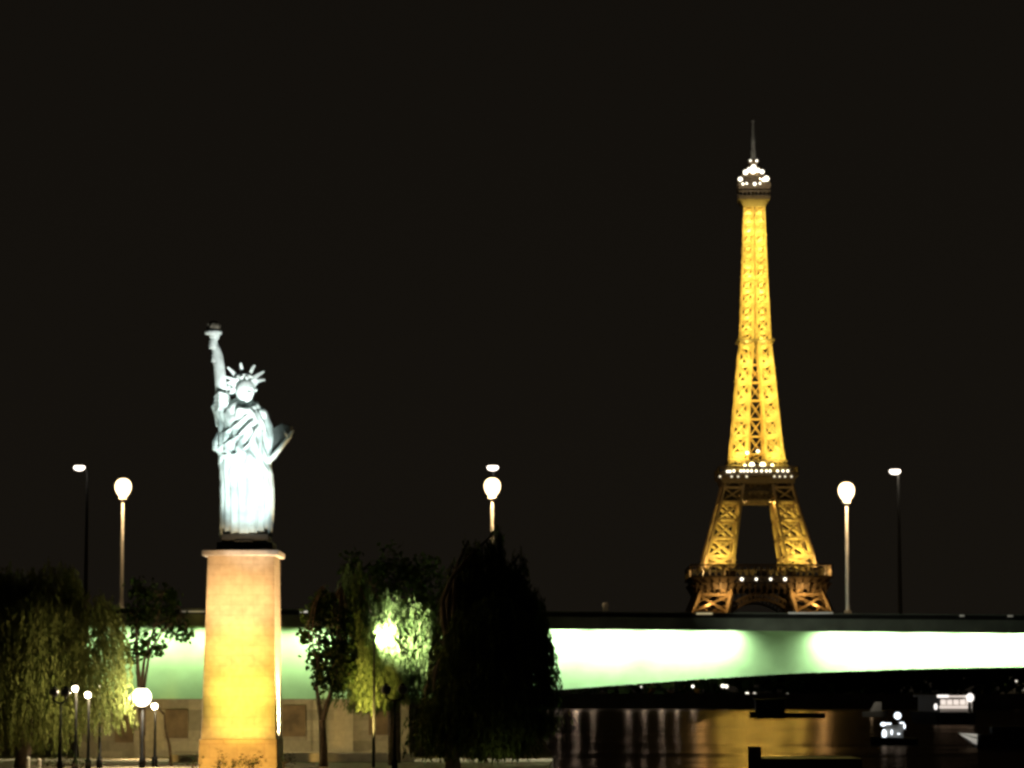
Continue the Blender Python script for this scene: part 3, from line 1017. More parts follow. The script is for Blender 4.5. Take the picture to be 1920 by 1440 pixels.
for (px, r) in ((1391, 0.9), (1418, 0.75), (1445, 0.75), (1472, 0.9)):
    tlamp(px, 1086, r, off=40)
for (px, py, r) in ((1410, 872, 1.5), (1430, 872, 1.6), (1397, 873, 0.8), (1448, 873, 0.9), (1401, 849, 0.9), (1421, 846, 0.9)):
    tlamp(px, py, r, off=18)
for px in (1364, 1369, 1376, 1389, 1395, 1402, 1409, 1418, 1428, 1437, 1444, 1458, 1468, 1477):
    tlamp(px, 883 + (1 if px < 1372 else 0), 0.72, off=23)
for px in (1350, 1372, 1384, 1400, 1452, 1462, 1472, 1484):
    tlamp(px, 893.5, 0.6, 'lamp_tower_dim', off=23.5)
for (px, py, r) in ((1388, 336, 1.2), (1437, 335, 1.5), (1432, 337, 1.0), (1398, 323, 1.4), (1429, 322, 1.2), (1393, 345, 0.7), (1400, 344, 0.6), (1415, 345, 0.9), (1425, 344, 0.6),
                    (1412, 321, 1.5), (1405, 318, 1.2), (1421, 319, 1.2), (1413, 313, 1.4)):
    tlamp(px, py, r, off=10)
for (px, py) in ((1407, 301), (1419, 301)):
    tlamp(px, py, 0.8, 'lamp_tower_dim', off=6)

# sodium projectors inside the ironwork
GOLD = (1.0, 0.80, 0.15)
for sx in (-1, 1):
    for sy in (-1, 1):
        for (py, pw) in ((1040, 12000), (1006, 5000), (968, 2400), (936, 500)):
            c = wo(py) - wl(py) * 0.5
            light('projector', 'POINT', tp(sx * c, sy * c, py), pw * rnd.uniform(0.55, 1.45), GOLD, tower, size=0.5)
        for (py, pw) in ((850, 17000), (815, 7500), (782, 6800), (747, 6800), (713, 7000), (680, 7000)):
            c = wo(py) - wl(py) * 0.5
            light('projector', 'POINT', tp(sx * c, sy * c, py), pw * rnd.uniform(0.6, 1.4), GOLD, tower, size=0.4)
        # in front of the faces, washing the outside of the ironwork from below
        if sy < 0:
            for (py, pw) in ((1046, 7000), (866, 12000), (818, 6500), (784, 6000), (750, 6000), (716, 6500), (682, 7000)):
                c = wo(py)
                light('projector', 'POINT', tp(sx * (c - wl(py) * 0.5), -c - 6, py), pw, GOLD, tower, size=0.5)
for py in range(650, 388, -17):
    for sx in (-1, 1):
        c = wo(py) * 0.5
        light('projector', 'POINT', tp(sx * c, 0, py), 4600 * rnd.uniform(0.45, 1.35), GOLD, tower, size=0.3)
        light('projector', 'POINT', tp(sx * wo(py) * 0.6, -wo(py) - 4, py), 2400 * rnd.uniform(0.5, 1.4), GOLD, tower, size=0.3)
for (x, y) in ((-16, -16), (16, -16), (0, -20)):
    light('projector', 'POINT', tp(x, y, 340), 3500, (1.0, 0.9, 0.72), tower, size=0.3)
light('projector', 'SPOT', tp(3, -9, 335), 60000, (1.0, 0.92, 0.8), tower, target=tp(0, 0, 270), size=0.3, spot=50, blend=0.8)
for sx in (-1, 1):
    light('projector', 'POINT', tp(sx * px2m(112), -px2m(122), 1080), 30000, (1.0, 0.66, 0.26), tower, size=0.5)
    light('projector', 'POINT', tp(sx * px2m(112), -px2m(128), 1153), 9000 if sx < 0 else 2500, GOLD, tower, size=0.5)


# ------------------------------------------------------------------ foliage
def leaf_cloud(name, pos, dirs, ln, wd, m, parent, rng):
    """Diamond leaves at pos, long axis dirs."""
    n = len(pos)
    d = dirs / np.maximum(1e-6, np.linalg.norm(dirs, axis=1, keepdims=True))
    r = rng.normal(size=(n, 3))
    s = np.cross(d, r)
    s /= np.maximum(1e-6, np.linalg.norm(s, axis=1, keepdims=True))
    L = ln * rng.uniform(0.7, 1.3, (n, 1))
    Wd = wd * rng.uniform(0.7, 1.3, (n, 1))
    v = np.empty((n, 4, 3))
    v[:, 0] = pos - d * L / 2
    v[:, 1] = pos + s * Wd / 2
    v[:, 2] = pos + d * L / 2
    v[:, 3] = pos - s * Wd / 2
    me = bpy.data.meshes.new(name)
    me.vertices.add(n * 4)
    me.vertices.foreach_set('co', v.reshape(-1).astype(np.float32))
    me.loops.add(n * 4)
    me.loops.foreach_set('vertex_index', np.arange(n * 4, dtype=np.int32))
    me.polygons.add(n)
    me.polygons.foreach_set('loop_start', np.arange(0, n * 4, 4, dtype=np.int32))
    me.polygons.foreach_set('loop_total', np.full(n, 4, dtype=np.int32))
    me.materials.append(m)
    me.update()
    me.validate()
    o = bpy.data.objects.new(name, me)
    COL.objects.link(o)
    if parent is not None:
        o.parent = parent
        o.matrix_parent_inverse = Matrix.Translation(-parent.location)
    return o


def limb(mb, a, b, r0, r1, rng, bend=0.15, n=5):
    a, b = Vector(a), Vector(b)
    L = (b - a).length
    pts, rad = [], []
    off = Vector((rng.normal(), rng.normal(), 0)) * L * bend
    for i in range(n + 1):
        t = i / n
        pts.append(a.lerp(b, t) + off * math.sin(math.pi * t))
        rad.append(r0 + (r1 - r0) * t)
    mb.tube(pts, rad, 8)
    return pts


def willow(label, base, boughs, strands, leaves_m, m, seed, min_z, leaf=(0.34, 0.075), trunk_r=0.35, density=8.5, group=None, spread=0.8):
    """boughs: (x, y, z, reach): top points where curtains of strands begin; strands hang to about min_z."""
    rng = np.random.default_rng(seed)
    root = empty('willow_tree', base, label, 'tree', group)
    b = Vector(base)
    tr = MB()
    top = Vector((b.x + rng.normal() * 0.3, b.y, b.z + (max(q[2] for q in boughs) - b.z) * 0.5))
    limb(tr, b, top, trunk_r, trunk_r * 0.7, rng, 0.04)
    for (x, y, z, r) in boughs:
        limb(tr, top, (x, y, z - 0.3), trunk_r * 0.45, 0.05, rng, 0.12)
    tr.build('trunk', M['bark'], root, True)
    P_, D_ = [], []
    wts = np.array([q[3] ** 2 for q in boughs])
    wts = wts / wts.sum()
    for s in range(strands):
        x, y, z, r = boughs[rng.choice(len(boughs), p=wts)]
        a = rng.uniform(0, 2 * math.pi)
        rr = r * math.sqrt(rng.uniform())
        sx, sy = x + rr * math.cos(a), y + rr * math.sin(a)
        sz = z - 0.55 * (rr / r) ** 2 * r + rng.normal() * 0.22 - abs(rng.normal()) * 0.6
        mz = min_z(sx) if callable(min_z) else min_z
        end = mz + abs(rng.normal()) * 1.3 + (0.0 if rng.uniform() < 0.55 else rng.uniform(0, 3.5))
        Ln = sz - end
        if Ln < 0.4: Ln = 0.4 + rng.uniform() * 0.8
        n = max(4, int(Ln * density))
        t = (np.arange(n) + rng.uniform(size=n)) / n
        out = spread * (1 - np.exp(-2.2 * t)) * rng.uniform(0.2, 1.0)
        sway = rng.normal(size=2) * 0.16
        px_ = sx + out * math.cos(a) + sway[0] * t ** 2 * Ln * 0.4
        py_ = sy + out * math.sin(a) + sway[1] * t ** 2 * Ln * 0.4
        pz_ = sz - Ln * t + 0.25 * np.sin(np.minimum(t * 4, math.pi)) * rng.uniform(0, 1)
        P_.append(np.stack([px_, py_, pz_], 1) + rng.normal(size=(n, 3)) * 0.045)
        dd = np.tile([[0.25 * math.cos(a), 0.25 * math.sin(a), -1.0]], (n, 1)) + rng.normal(size=(n, 3)) * 0.33
        D_.append(dd)
    leaf_cloud('crown', np.concatenate(P_), np.concatenate(D_), leaf[0], leaf[1], m, root, rng)
    return root


def bough(px, py, Y, r):
    q = P(px, py, Y)
    return (q.x, q.y, q.z, r)


G0 = 1.5
willow('drooping willow at the left edge faintly lit olive green', (P(40, 1400, 152).x, 152, G0),
       [bough(100, 1052, 153, 1.7), bough(30, 1062, 154, 1.9), bough(-50, 1050, 153, 2.2), bough(170, 1105, 152, 1.5), bough(70, 1110, 150.5, 1.8), bough(-20, 1120, 150.5, 2.0),
        bough(205, 1150, 152.5, 0.85), bough(140, 1190, 150.2, 1.2), bough(-110, 1100, 152, 2.0)],
       1900, 0, M['willow'], 21, lambda x: 3.1 - 0.06 * (x + 22) if x > -23 else 2.2, trunk_r=0.4)
willow('small bright green willow between the pedestal and the dark willow', (P(735, 1400, 158).x, 158, G0),
       [bough(664, 1066, 158, 0.7), bough(690, 1130, 157, 0.8), bough(735, 1112, 158, 1.1), bough(775, 1130, 157.5, 1.1), bough(690, 1215, 156.4, 0.7), bough(715, 1160, 156, 1.0),
        bough(808, 1165, 158, 0.8), bough(780, 1190, 157, 1.0), bough(745, 1200, 156.5, 0.9)],
       1500, 0, M['willow_green'], 33, lambda x: 4.7 if x > -6.6 else 4.2, trunk_r=0.2, spread=0.5)
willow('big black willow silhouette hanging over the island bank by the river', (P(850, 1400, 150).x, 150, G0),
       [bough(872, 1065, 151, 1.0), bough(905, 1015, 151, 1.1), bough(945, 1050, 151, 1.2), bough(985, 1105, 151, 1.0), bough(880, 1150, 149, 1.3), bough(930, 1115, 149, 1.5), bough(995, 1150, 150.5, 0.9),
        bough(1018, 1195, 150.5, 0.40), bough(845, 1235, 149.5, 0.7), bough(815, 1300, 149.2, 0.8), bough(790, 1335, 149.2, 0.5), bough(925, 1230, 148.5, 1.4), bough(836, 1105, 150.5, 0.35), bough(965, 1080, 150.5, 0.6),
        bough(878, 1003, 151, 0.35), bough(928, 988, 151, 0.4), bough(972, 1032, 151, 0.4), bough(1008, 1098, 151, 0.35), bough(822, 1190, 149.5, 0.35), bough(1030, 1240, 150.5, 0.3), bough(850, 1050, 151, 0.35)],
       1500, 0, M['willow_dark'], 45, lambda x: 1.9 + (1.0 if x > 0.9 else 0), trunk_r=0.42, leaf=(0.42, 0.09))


def broad_tree(label, base, stems, clumps, nleaf, m, seed, leaf=(0.32, 0.22), cat='tree', name='leafy_tree', group=None):
    rng = np.random.default_rng(seed)
    root = empty(name, base, label, cat, group)
    tr = MB()
    ends = []
    for s in stems:
        pts = [Vector(q) for q in s[0]]
        tr.tube(pts, list(s[1]), 8)
        ends.append(pts[-1])
    if len(ends) > 1: ends = ends[1:]
    P_, D_ = [], []
    for (x, y, z, r) in clumps:
        c = Vector((x, y, z))
        e = min(ends, key=lambda q: (q - c).length)
        limb(tr, e, c, 0.05, 0.015, rng, 0.15, 4)
        for k in range(int(6 + r * 6)):
            v = rng.normal(size=3)
            v /= np.linalg.norm(v)
            tipp = np.array(c) + v * r * rng.uniform(0.45, 1.1)
            limb(tr, c, tipp, 0.018, 0.006, rng, 0.1, 2)
            n = max(6, int(nleaf * r * r / 12))
            P_.append(tipp + rng.normal(size=(n, 3)) * (0.16 + 0.13 * r))
            D_.append(rng.normal(size=(n, 3)) + np.array([0, 0, -0.5]))
    tr.build('trunk', M['bark'], root, True)
    leaf_cloud('crown', np.concatenate(P_), np.concatenate(D_), leaf[0], leaf[1], m, root, rng)
    return root


def clump(px, py, Y, r):
    q = P(px, py, Y)
    return (q.x, q.y, q.z, r)


TYv = 156.0
broad_tree('young dark tree with forked trunk right of the pedestal', (P(606, 1440, TYv).x, TYv, G0),
           [([P(607, 1440, TYv), P(606, 1395, TYv), P(604, 1350, TYv)], [0.24, 0.21, 0.19]),
            ([P(604, 1352, TYv), P(598, 1320, TYv), P(593, 1285, TYv), P(596, 1250, TYv), P(600, 1180, TYv), P(604, 1100, TYv)], [0.14, 0.12, 0.10, 0.08, 0.06, 0.03]),
            ([P(604, 1352, TYv), P(613, 1322, TYv), P(624, 1290, TYv), P(632, 1240, TYv), P(640, 1170, TYv), P(640, 1100, TYv)], [0.16, 0.14, 0.12, 0.10, 0.07, 0.03])],
           [clump(590, 1238, 156, 0.42), clump(600, 1262, 155.6, 0.36), clump(628, 1245, 155.6, 0.62), clump(640, 1215, 156, 0.55), clump(628, 1278, 156, 0.40), clump(655, 1240, 156.4, 0.5),
            clump(568, 1188, 156, 0.22), clump(578, 1196, 156, 0.26), clump(598, 1196, 155.8, 0.36), clump(622, 1186, 156, 0.32), clump(640, 1180, 156, 0.40),
            clump(582, 1158, 156, 0.42), clump(605, 1152, 156, 0.55), clump(635, 1152, 156, 0.55), clump(612, 1122, 156, 0.45),
            clump(645, 1262, 155.8, 0.5), clump(612, 1228, 155.8, 0.5), clump(600, 1285, 155.8, 0.22), clump(640, 1290, 155.8, 0.25)],
           800, M['leaves'], 5)
TL2 = 157.0
broad_tree('slim dark tree with several thin stems behind the glaring lamp', (P(268, 1440, TL2).x, TL2, G0),
           [([P(268, 1440, TL2), P(266, 1380, TL2), P(262, 1300, TL2), P(258, 1240, TL2), P(255, 1180, TL2), P(262, 1080, TL2)], [0.16, 0.14, 0.12, 0.10, 0.07, 0.03]),
            ([P(268, 1400, TL2), P(264, 1300, TL2), P(270, 1240, TL2), P(285, 1190, TL2), P(310, 1110, TL2)], [0.11, 0.10, 0.08, 0.06, 0.03]),
            ([P(270, 1380, TL2), P(270, 1290, TL2), P(280, 1225, TL2), P(305, 1180, TL2), P(340, 1150, TL2)], [0.09, 0.08, 0.06, 0.04, 0.02]),
            ([P(322, 1440, TL2), P(318, 1400, TL2), P(310, 1365, TL2), P(308, 1340, TL2)], [0.09, 0.08, 0.06, 0.04])],
           [clump(250, 1235, 157, 0.26), clump(265, 1215, 157, 0.30), clump(280, 1222, 157, 0.3), clump(258, 1190, 157, 0.3), clump(283, 1195, 157, 0.36), clump(302, 1218, 157, 0.2),
            clump(318, 1185, 157, 0.3), clump(340, 1195, 157, 0.3), clump(346, 1180, 157, 0.22), clump(280, 1160, 157, 0.55), clump(320, 1160, 157, 0.45), clump(252, 1155, 157, 0.5),
            clump(288, 1118, 157, 0.7), clump(325, 1130, 157, 0.5), clump(262, 1100, 157, 0.6), clump(240, 1215, 157.4, 0.3)],
           420, M['leaves'], 9)
# a broad dark crown standing behind the two willows
broad_tree('broad dark tree crown behind the bright green willow', (P(740, 1400, 163).x, 163, G0),
           [([P(740, 1440, 163), P(742, 1300, 163), P(738, 1180, 163)], [0.35, 0.3, 0.25]),
            ([P(738, 1190, 163), P(700, 1100, 163)], [0.18, 0.08]), ([P(738, 1190, 163), P(790, 1080, 163)], [0.18, 0.08])],
           [clump(690, 1085, 163, 0.9), clump(730, 1060, 163, 0.9), clump(800, 1070, 163, 1.0), clump(750, 1090, 163, 1.2), clump(700, 1130, 163, 0.9), clump(800, 1120, 163, 1.2), clump(665, 1060, 163, 0.7)],
           260, M['leaves'], 12)

# small plants along the bottom edge
for (label, px, py, r, Y, seed) in (('rounded dark shrub at the pedestal foot, leftmost of the row', 413, 1428, 0.30, 147, 1), ('low dark shrub at the pedestal foot, middle of the row', 436, 1433, 0.25, 147, 2),
                                    ('dark two-topped shrub at the pedestal foot, rightmost of the row', 468, 1431, 0.30, 147, 3),
                                    ('dark leafy shrub beside the pedestal\'s right lower corner', 532, 1428, 0.30, 148.5, 4), ('dark leafy shrub beside the pedestal\'s left lower corner', 362, 1430, 0.35, 149, 5),
                                    ('large dark shrub under the left willow by the grey wall', 120, 1425, 0.62, 147, 6)):
    q = P(px, py, Y)
    cl = [(q.x, Y, q.z - r * 0.2, r * 0.7)]
    if seed == 3: cl = [(q.x - 0.17, Y, q.z - 0.08, 0.19), (q.x + 0.17, Y, q.z - 0.08, 0.19)]
    if seed == 6: cl += [(q.x + k * 0.55, Y, q.z - 0.3, 0.5) for k in (-1.6, -0.8, 0.8, 1.6)]
    if seed == 4: cl += [(q.x + 0.35, Y, q.z + 0.12, 0.16)]
    broad_tree(label, (q.x, Y, G0), [([(q.x, Y, G0 - 0.1), (q.x, Y, G0 + 0.15), (q.x, Y, q.z - r * 0.3)], [0.05, 0.04, 0.03])], cl, 130, M['leaves'], 60 + seed, (0.12, 0.07), 'shrub', 'dark_shrub',
               'shrubs at the pedestal foot' if seed < 4 else None)
for (px, py, lab) in ((53, 1419, 'short grey bollard under the left willow, left of a pair'), (74, 1422, 'short grey bollard under the left willow, right of a pair')):
    q = P(px, py, 148)
    tag(MB().lathe((q.x, 148, G0), [(0.11, 0), (0.10, 0.1), (0.09, q.z - G0 - 0.14), (0.11, q.z - G0 - 0.1), (0.05, q.z - G0)], 12).build('bollard', M['pole'], smooth=True), lab, 'bollard', 'bollards under the left willow')


# ------------------------------------------------------------------ globe lamps on the island
def globe_post(label, globes, px, Y, lit, r, power, colr, group=None, name='globe_lamp_post', pole_top=None):
    gx = [P(a, b, Y) for (a, b) in globes]
    b = P(px, 1440, Y)
    root = empty(name, (b.x, Y, G0), label, 'street lamp', group)
    zt = min(q.z for q in gx) - r - 0.25 if len(gx) > 1 else gx[0].z - r * 0.8
    MB().lathe((b.x, Y, G0), [(0.16, 0), (0.15, 0.5), (0.09, 0.6), (0.07, 1.4), (0.055, zt - G0)], 12).build('pole', M['black_iron'], root, True)
    for q in gx:
        if len(gx) > 1:
            MB().tube([(b.x, Y, zt - 0.05), ((b.x + q.x) / 2, Y, zt - 0.02), (q.x, Y, zt + 0.10), (q.x, Y, q.z - r * 0.8)], [0.05, 0.045, 0.04, 0.06], 8).build('arm', M['black_iron'], root, True)
        MB().ball(q, r, r, r, 22, 14).build('globe', M['lamp_white'] if lit else M['globe_off'], root, True)
        if lit:
            light('globe_light', 'POINT', (q.x, Y - r - 0.1, q.z - 0.05), power, colr, root, size=0.06)
        MB().lathe((q.x, Y, q.z + r * 0.85), [(r * 0.5, 0), (r * 0.42, 0.05), (0.04, 0.10)], 12).build('cap', M['black_iron'], root, True)
    return root


globe_post('unlit twin-globe lamp post in front of the left willow', [(101, 1298), (123, 1298)], 112, 146, False, 0.24, 0, None, 'unlit twin-globe lamp posts')
globe_post('unlit twin-globe lamp post in front of the black willow', [(724, 1293), (755, 1293)], 740, 147, False, 0.25, 0, None, 'unlit twin-globe lamp posts')
WARM = (1.0, 0.80, 0.46)
globe_post('lit globe lamp in the left willow, left one of the close pair', [(141, 1291)], 141, 147.5, True, 0.165, 520, WARM)
globe_post('lit globe lamp in the left willow, lower right one of the close pair', [(165, 1303)], 165, 147.5, True, 0.165, 520, WARM)
globe_post('small half-hidden globe lamp in the left willow right of the lit pair', [(186, 1289)], 186, 153.0, True, 0.10, 150, WARM)
globe_post('glaring lamp, its globe enlarged to the glare, on a pole between left willow and pedestal', [(266, 1307)], 266, 153, True, 0.50, 2900, (1.0, 0.86, 0.62))  # radius takes in the bloom around the lamp
globe_post('small round lamp just lower right of the glaring lamp', [(290, 1324)], 290, 155, True, 0.18, 300, WARM)
# floodlight on a mast that bleaches the leaves of the small willow, and a warm ground spot under its curtain
fp = P(702, 1190, 154.4)
fm = empty('floodlight_mast', (fp.x, 154.2, G0), 'slim mast with floodlight inside the bright green willow', 'floodlight')
MB().lathe((fp.x, 154.2, G0), [(0.09, 0), (0.05, fp.z - G0 - 0.2)], 10).build('mast', M['dark_metal'], fm, True)
MB().box((fp.x - 0.16, 154.1, fp.z - 0.2), (fp.x + 0.16, 154.32, fp.z + 0.05)).build('lamp_housing', M['dark_metal'], fm, bevel=0.02)
light('flood', 'SPOT', (fp.x + 0.2, 154.4, fp.z + 0.0), 15000, (0.95, 1.0, 0.78), fm, target=P(770, 1205, 157.5), size=0.15, spot=105, blend=0.8)
light('willow_spot', 'SPOT', P(672, 1436, 152.0), 15000, (1.0, 0.72, 0.20), target=P(694, 1275, 156), size=0.15, spot=34, blend=0.9)

# ------------------------------------------------------------------ far bank: quay, trees, lamps
q = MB()
q.box((-1500, 904.5, -1.0), (1500, 904.95, 4.6))
tag(q.build('quay_wall', M['quay']), 'long dark stone quay wall on the far bank', 'wall')
rng = np.random.default_rng(77)
N = 26000
xs = rng.uniform(-330, 420, N)
hh = 12 + 6 * np.sin(xs * 0.035) + 4 * np.sin(xs * 0.11 + 1) + np.where(xs > 120, 13 * np.clip((xs - 120) / 25, 0, 1), 0)
zz_ = 4 + hh * np.sqrt(rng.uniform(size=N)) + rng.normal(size=N) * 0.8
pos = np.stack([xs, 935 + rng.normal(size=N) * 8, zz_], 1)
tl_ = leaf_cloud('far_treeline', pos, rng.normal(size=(N, 3)), 4.2, 3.0, M['leaves'], None, rng)
tag(tl_, 'dark mass of riverside trees on the far bank under and over the bridge', 'trees', kind='stuff')
nq = 0
QL = [(1022, 1250, 0.55, 'lamp_quay'), (1048, 1252, 0.6, 'lamp_quay'), (1080, 1250, 0.95, 'lamp_quay'), (1112, 1250, 0.6, 'lamp_quay'), (1178, 1250, 0.6, 'lamp_quay'), (1208, 1250, 0.55, 'lamp_quay'),
      (1241, 1250, 0.7, 'lamp_quay'), (1270, 1250, 0.55, 'lamp_quay'), (1301, 1250, 0.55, 'lamp_quay'), (1066, 1306.5, 0.5, 'lamp_tower_dim'), (1203, 1288, 0.45, 'lamp_tower_dim'), (1300, 1287, 0.7, 'lamp_tower'),
      (1356, 1286, 0.9, 'lamp_tower'), (1363, 1287, 0.9, 'lamp_tower'), (1402, 1302, 1.05, 'lamp_tower'), (1416, 1301, 0.8, 'lamp_tower_dim'), (1478, 1301, 0.35, 'lamp_tower_dim'), (1908, 1277, 0.6, 'lamp_tower_dim')]
names = ['hidden behind the girder'] * 9
LABQ = {1066: 'faint quay lamp just below the bridge edge beside the black willow', 1203: 'faint quay lamp under the girder above the streaked water', 1300: 'small white quay lamp under the girder left of a close pair',
        1356: 'white quay lamp under the girder, left of a touching pair', 1363: 'white quay lamp under the girder, right of a touching pair', 1402: 'brightest low quay lamp over the golden reflection',
        1416: 'dim quay lamp right beside the brightest low one', 1478: 'tiny pale quay lamp beyond the dark barge', 1908: 'faint quay lamp at the right edge under the bridge'}
for (px, py, r, m_) in QL:
    Y = 903.0
    p_ = P(px, py, Y)
    r *= 0.62 if m_ != 'lamp_quay' else 0.8
    lab = LABQ.get(px, 'far quay lamp standing behind the bridge girder')
    ql = empty('quay_lamp', (p_.x, Y + 2.6, 4.0), lab, 'street lamp', 'lamps along the far quay')
    MB().lathe((p_.x, Y + 2.6, 4.0), [(0.15, 0), (0.1, max(0.3, p_.z - 4.0))], 8).build('pole', M['dark_metal'], ql, True)
    MB().ball((p_.x, Y + 2.6 - 0.3, p_.z), r, r, r, 12, 8).build('globe', M[m_], ql, True)


# ------------------------------------------------------------------ boats
def hull(mb, x0, x1, y, w, z, bow=0.25, n=10, flip=False):
    """Hull along x from x0 to x1, pointed bow at x0 (or x1 when flip)."""
    rings = []
    for i in range(n + 1):
        t = i / n
        k = min(1.0, (t / bow) ** 0.6) if t < bow else 1.0
        k = max(k, 0.03)
        x = x0 + (x1 - x0) * t if not flip else x1 - (x1 - x0) * t
        sheer = z * (1 + 0.25 * (1 - t) ** 2)
        rings.append([(x, y - w / 2 * k, sheer), (x, y - w / 2 * k * 0.8, -0.3), (x, y + w / 2 * k * 0.8, -0.3), (x, y + w / 2 * k, sheer)])
    vs = [p for r in rings for p in r]
    fs = []
    for i in range(n):
        for k in range(4):
            k2 = (k + 1) % 4
            fs.append((i * 4 + k, i * 4 + k2, (i + 1) * 4 + k2, (i + 1) * 4 + k))
    m = n * 4
    fs += [(0, 1, 2, 3), (m + 3, m + 2, m + 1, m)]
    return mb.add(vs, fs)


# tourist boat, seen from astern, both decks alight
Y = 480.0
c = P(1790, 1340, Y)
tb_ = empty('tourist_boat', (c.x, Y, 0), 'lit two-deck tourist boat with pinkish glowing decks under the bridge at right', 'boat')
hx0, hx1 = P(1752, 1340, Y).x, P(1832, 1340, Y).x
hb = MB()
hb.add([(hx0, Y, 2.0), (hx1, Y, 2.0), (hx1 - 0.5, Y, -0.3), (hx0 + 0.5, Y, -0.3), (hx0, Y + 30, 2.0), (hx1, Y + 30, 2.0), (hx1 - 0.5, Y + 30, -0.3), (hx0 + 0.5, Y + 30, -0.3)],
       [(0, 1, 2, 3), (4, 7, 6, 5), (0, 4, 5, 1), (1, 5, 6, 2), (2, 6, 7, 3), (3, 7, 4, 0)])
hb.build('hull', M['hull'], tb_)
A, B = P(1764, 1330, Y), P(1824, 1315, Y)
MB().box((A.x, Y + 0.6, A.z - 0.6), (B.x, Y + 27, B.z + 0.6)).build('cabin', M['white_paint'], tb_)
for k in range(5):
    x = A.x + (B.x - A.x) * (k + 0.08) / 5
    MB().box((x, Y + 0.52, P(0, 1321, Y).z), (x + (B.x - A.x) * 0.16, Y + 0.58, P(0, 1312, Y).z)).build('window', M['cabin_light'], tb_)
a, b = P(1762, 1328, Y), P(1822, 1323.5, Y)
MB().box((a.x, Y + 0.2, a.z), (b.x, Y + 0.5, b.z)).build('deck_light', M['cabin_light'], tb_)
a, b = P(1756, 1309, Y), P(1822, 1303, Y)
MB().box((a.x, Y - 0.2, a.z + 0.12), (b.x, Y + 28, b.z)).build('roof', M['white_paint'], tb_)
a, b = P(1757, 1308, Y), P(1778, 1303, Y)
MB().box((a.x, Y - 0.32, a.z), (b.x, Y - 0.22, b.z)).build('roof_light', M['deck_light'], tb_)
a, b = P(1778, 1307.5, Y), P(1816, 1304.5, Y)
MB().box((a.x, Y - 0.32, a.z), (b.x, Y - 0.22, b.z)).build('roof_light', M['cabin_light'], tb_)
MB().ball(P(1819, 1308, Y - 0.5), 0.62, 0.4, 0.72, 14, 10).build('lamp', M['deck_light'], tb_, True)
MB().ball(P(1754.5, 1325, Y - 0.3), 0.30, 0.3, 0.52, 12, 8).build('lamp', M['deck_light'], tb_, True)
a = P(1818, 1338, Y)
MB().beam((a.x, Y - 0.1, a.z), (a.x, Y - 0.1, P(0, 1312, Y).z), 0.5).build('stern_post', M['grey_paint'], tb_)

# work boat with a cluster of cool lamps
Y = 300.0
c = P(1672, 1395, Y)
wb = empty('work_boat', (c.x, Y, 0), 'dark work boat with a cluster of bluish white lamps on the water', 'boat')
m_ = MB(); hull(m_, P(1632, 1395, Y).x, P(1718, 1395, Y).x, Y, 3.0, 0.7); m_.build('hull', M['hull'], wb)
a, b = P(1660, 1390, Y), P(1692, 1362, Y)
MB().box((a.x, Y - 0.8, 0.6), (b.x, Y + 0.9, b.z)).build('wheelhouse', M['grey_paint'], wb, bevel=0.05)
MB().box((a.x - 0.15, Y - 1.0, b.z + 0.01), (b.x + 0.15, Y + 1.0, b.z + 0.1)).build('roof', M['grey_paint'], wb, bevel=0.02)
mm = P(1683, 1342, Y)
MB().beam((mm.x, Y, b.z), (mm.x, Y, mm.z), 0.10).build('mast', M['dark_metal'], wb)
for (px, py, rx, rz) in ((1683, 1342, 0.36, 0.36), (1656, 1358, 0.28, 0.20), (1658, 1376, 0.24, 0.46), (1672, 1373, 0.10, 0.28), (1685, 1376, 0.16, 0.08), (1691, 1355.5, 0.26, 0.08), (1696, 1362, 0.09, 0.26)):
    MB().ball(P(px, py, Y - 1.15), rx, 0.25, rz, 14, 10).build('lamp', M['lamp_cool'], wb, True)
a, b = P(1660, 1357, Y - 1.1), P(1671, 1357, Y - 1.1)
MB().beam(a, b, 0.12, 0.16).build('light_bar', M['lamp_cool'], wb)

# white bow of a moored cruiser catching lamp light
Y = 285.0
c = P(1830, 1400, Y)
cr_ = empty('moored_cruiser', (c.x, Y, 0), 'moored boat whose pale wedge-shaped bow catches the light, lower right', 'boat')
x0, x1 = P(1795, 1375, Y).x, P(1829, 1375, Y).x
zt, zb = P(1800, 1374, Y).z, P(1820, 1397, Y).z
bw_ = MB()
bw_.add([(x0, Y, zt), (x1, Y - 1.1, zt - 0.12), (x1, Y - 0.8, zb), (x0 + 1.2, Y, zb + 0.15), (x1, Y + 1.1, zt - 0.12), (x1, Y + 0.8, zb)],
        [(0, 1, 2, 3), (0, 3, 5, 4), (0, 4, 1), (3, 2, 5), (1, 4, 5, 2)])
bw_.build('bow', M['white_paint'], cr_)
MB().tube([(x0 + 0.1, Y - 0.05, zt + 0.0), (x1, Y - 1.14, zt - 0.40)], [0.05, 0.06], 6).build('rubbing_strake', M['grey_paint'], cr_)
hb = MB()
hb.box((x1 + 0.01, Y - 1.1, -0.3), (x1 + 7, Y + 1.1, zt - 0.14))
hb.build('hull', M['hull'], cr_, bevel=0.1)
MB().box((x1 + 1.5, Y - 0.9, zt - 0.13), (x1 + 5, Y + 0.9, zt + 0.6)).build('cabin', M['hull'], cr_, bevel=0.12)
light('deck_lamp', 'SPOT', (x0 - 1.5, Y - 6, zt + 3.5), 1500, (1.0, 0.97, 0.88), cr_, target=(x0 + 1.2, Y - 0.4, zt - 0.2), size=0.1, spot=18, blend=0.4)

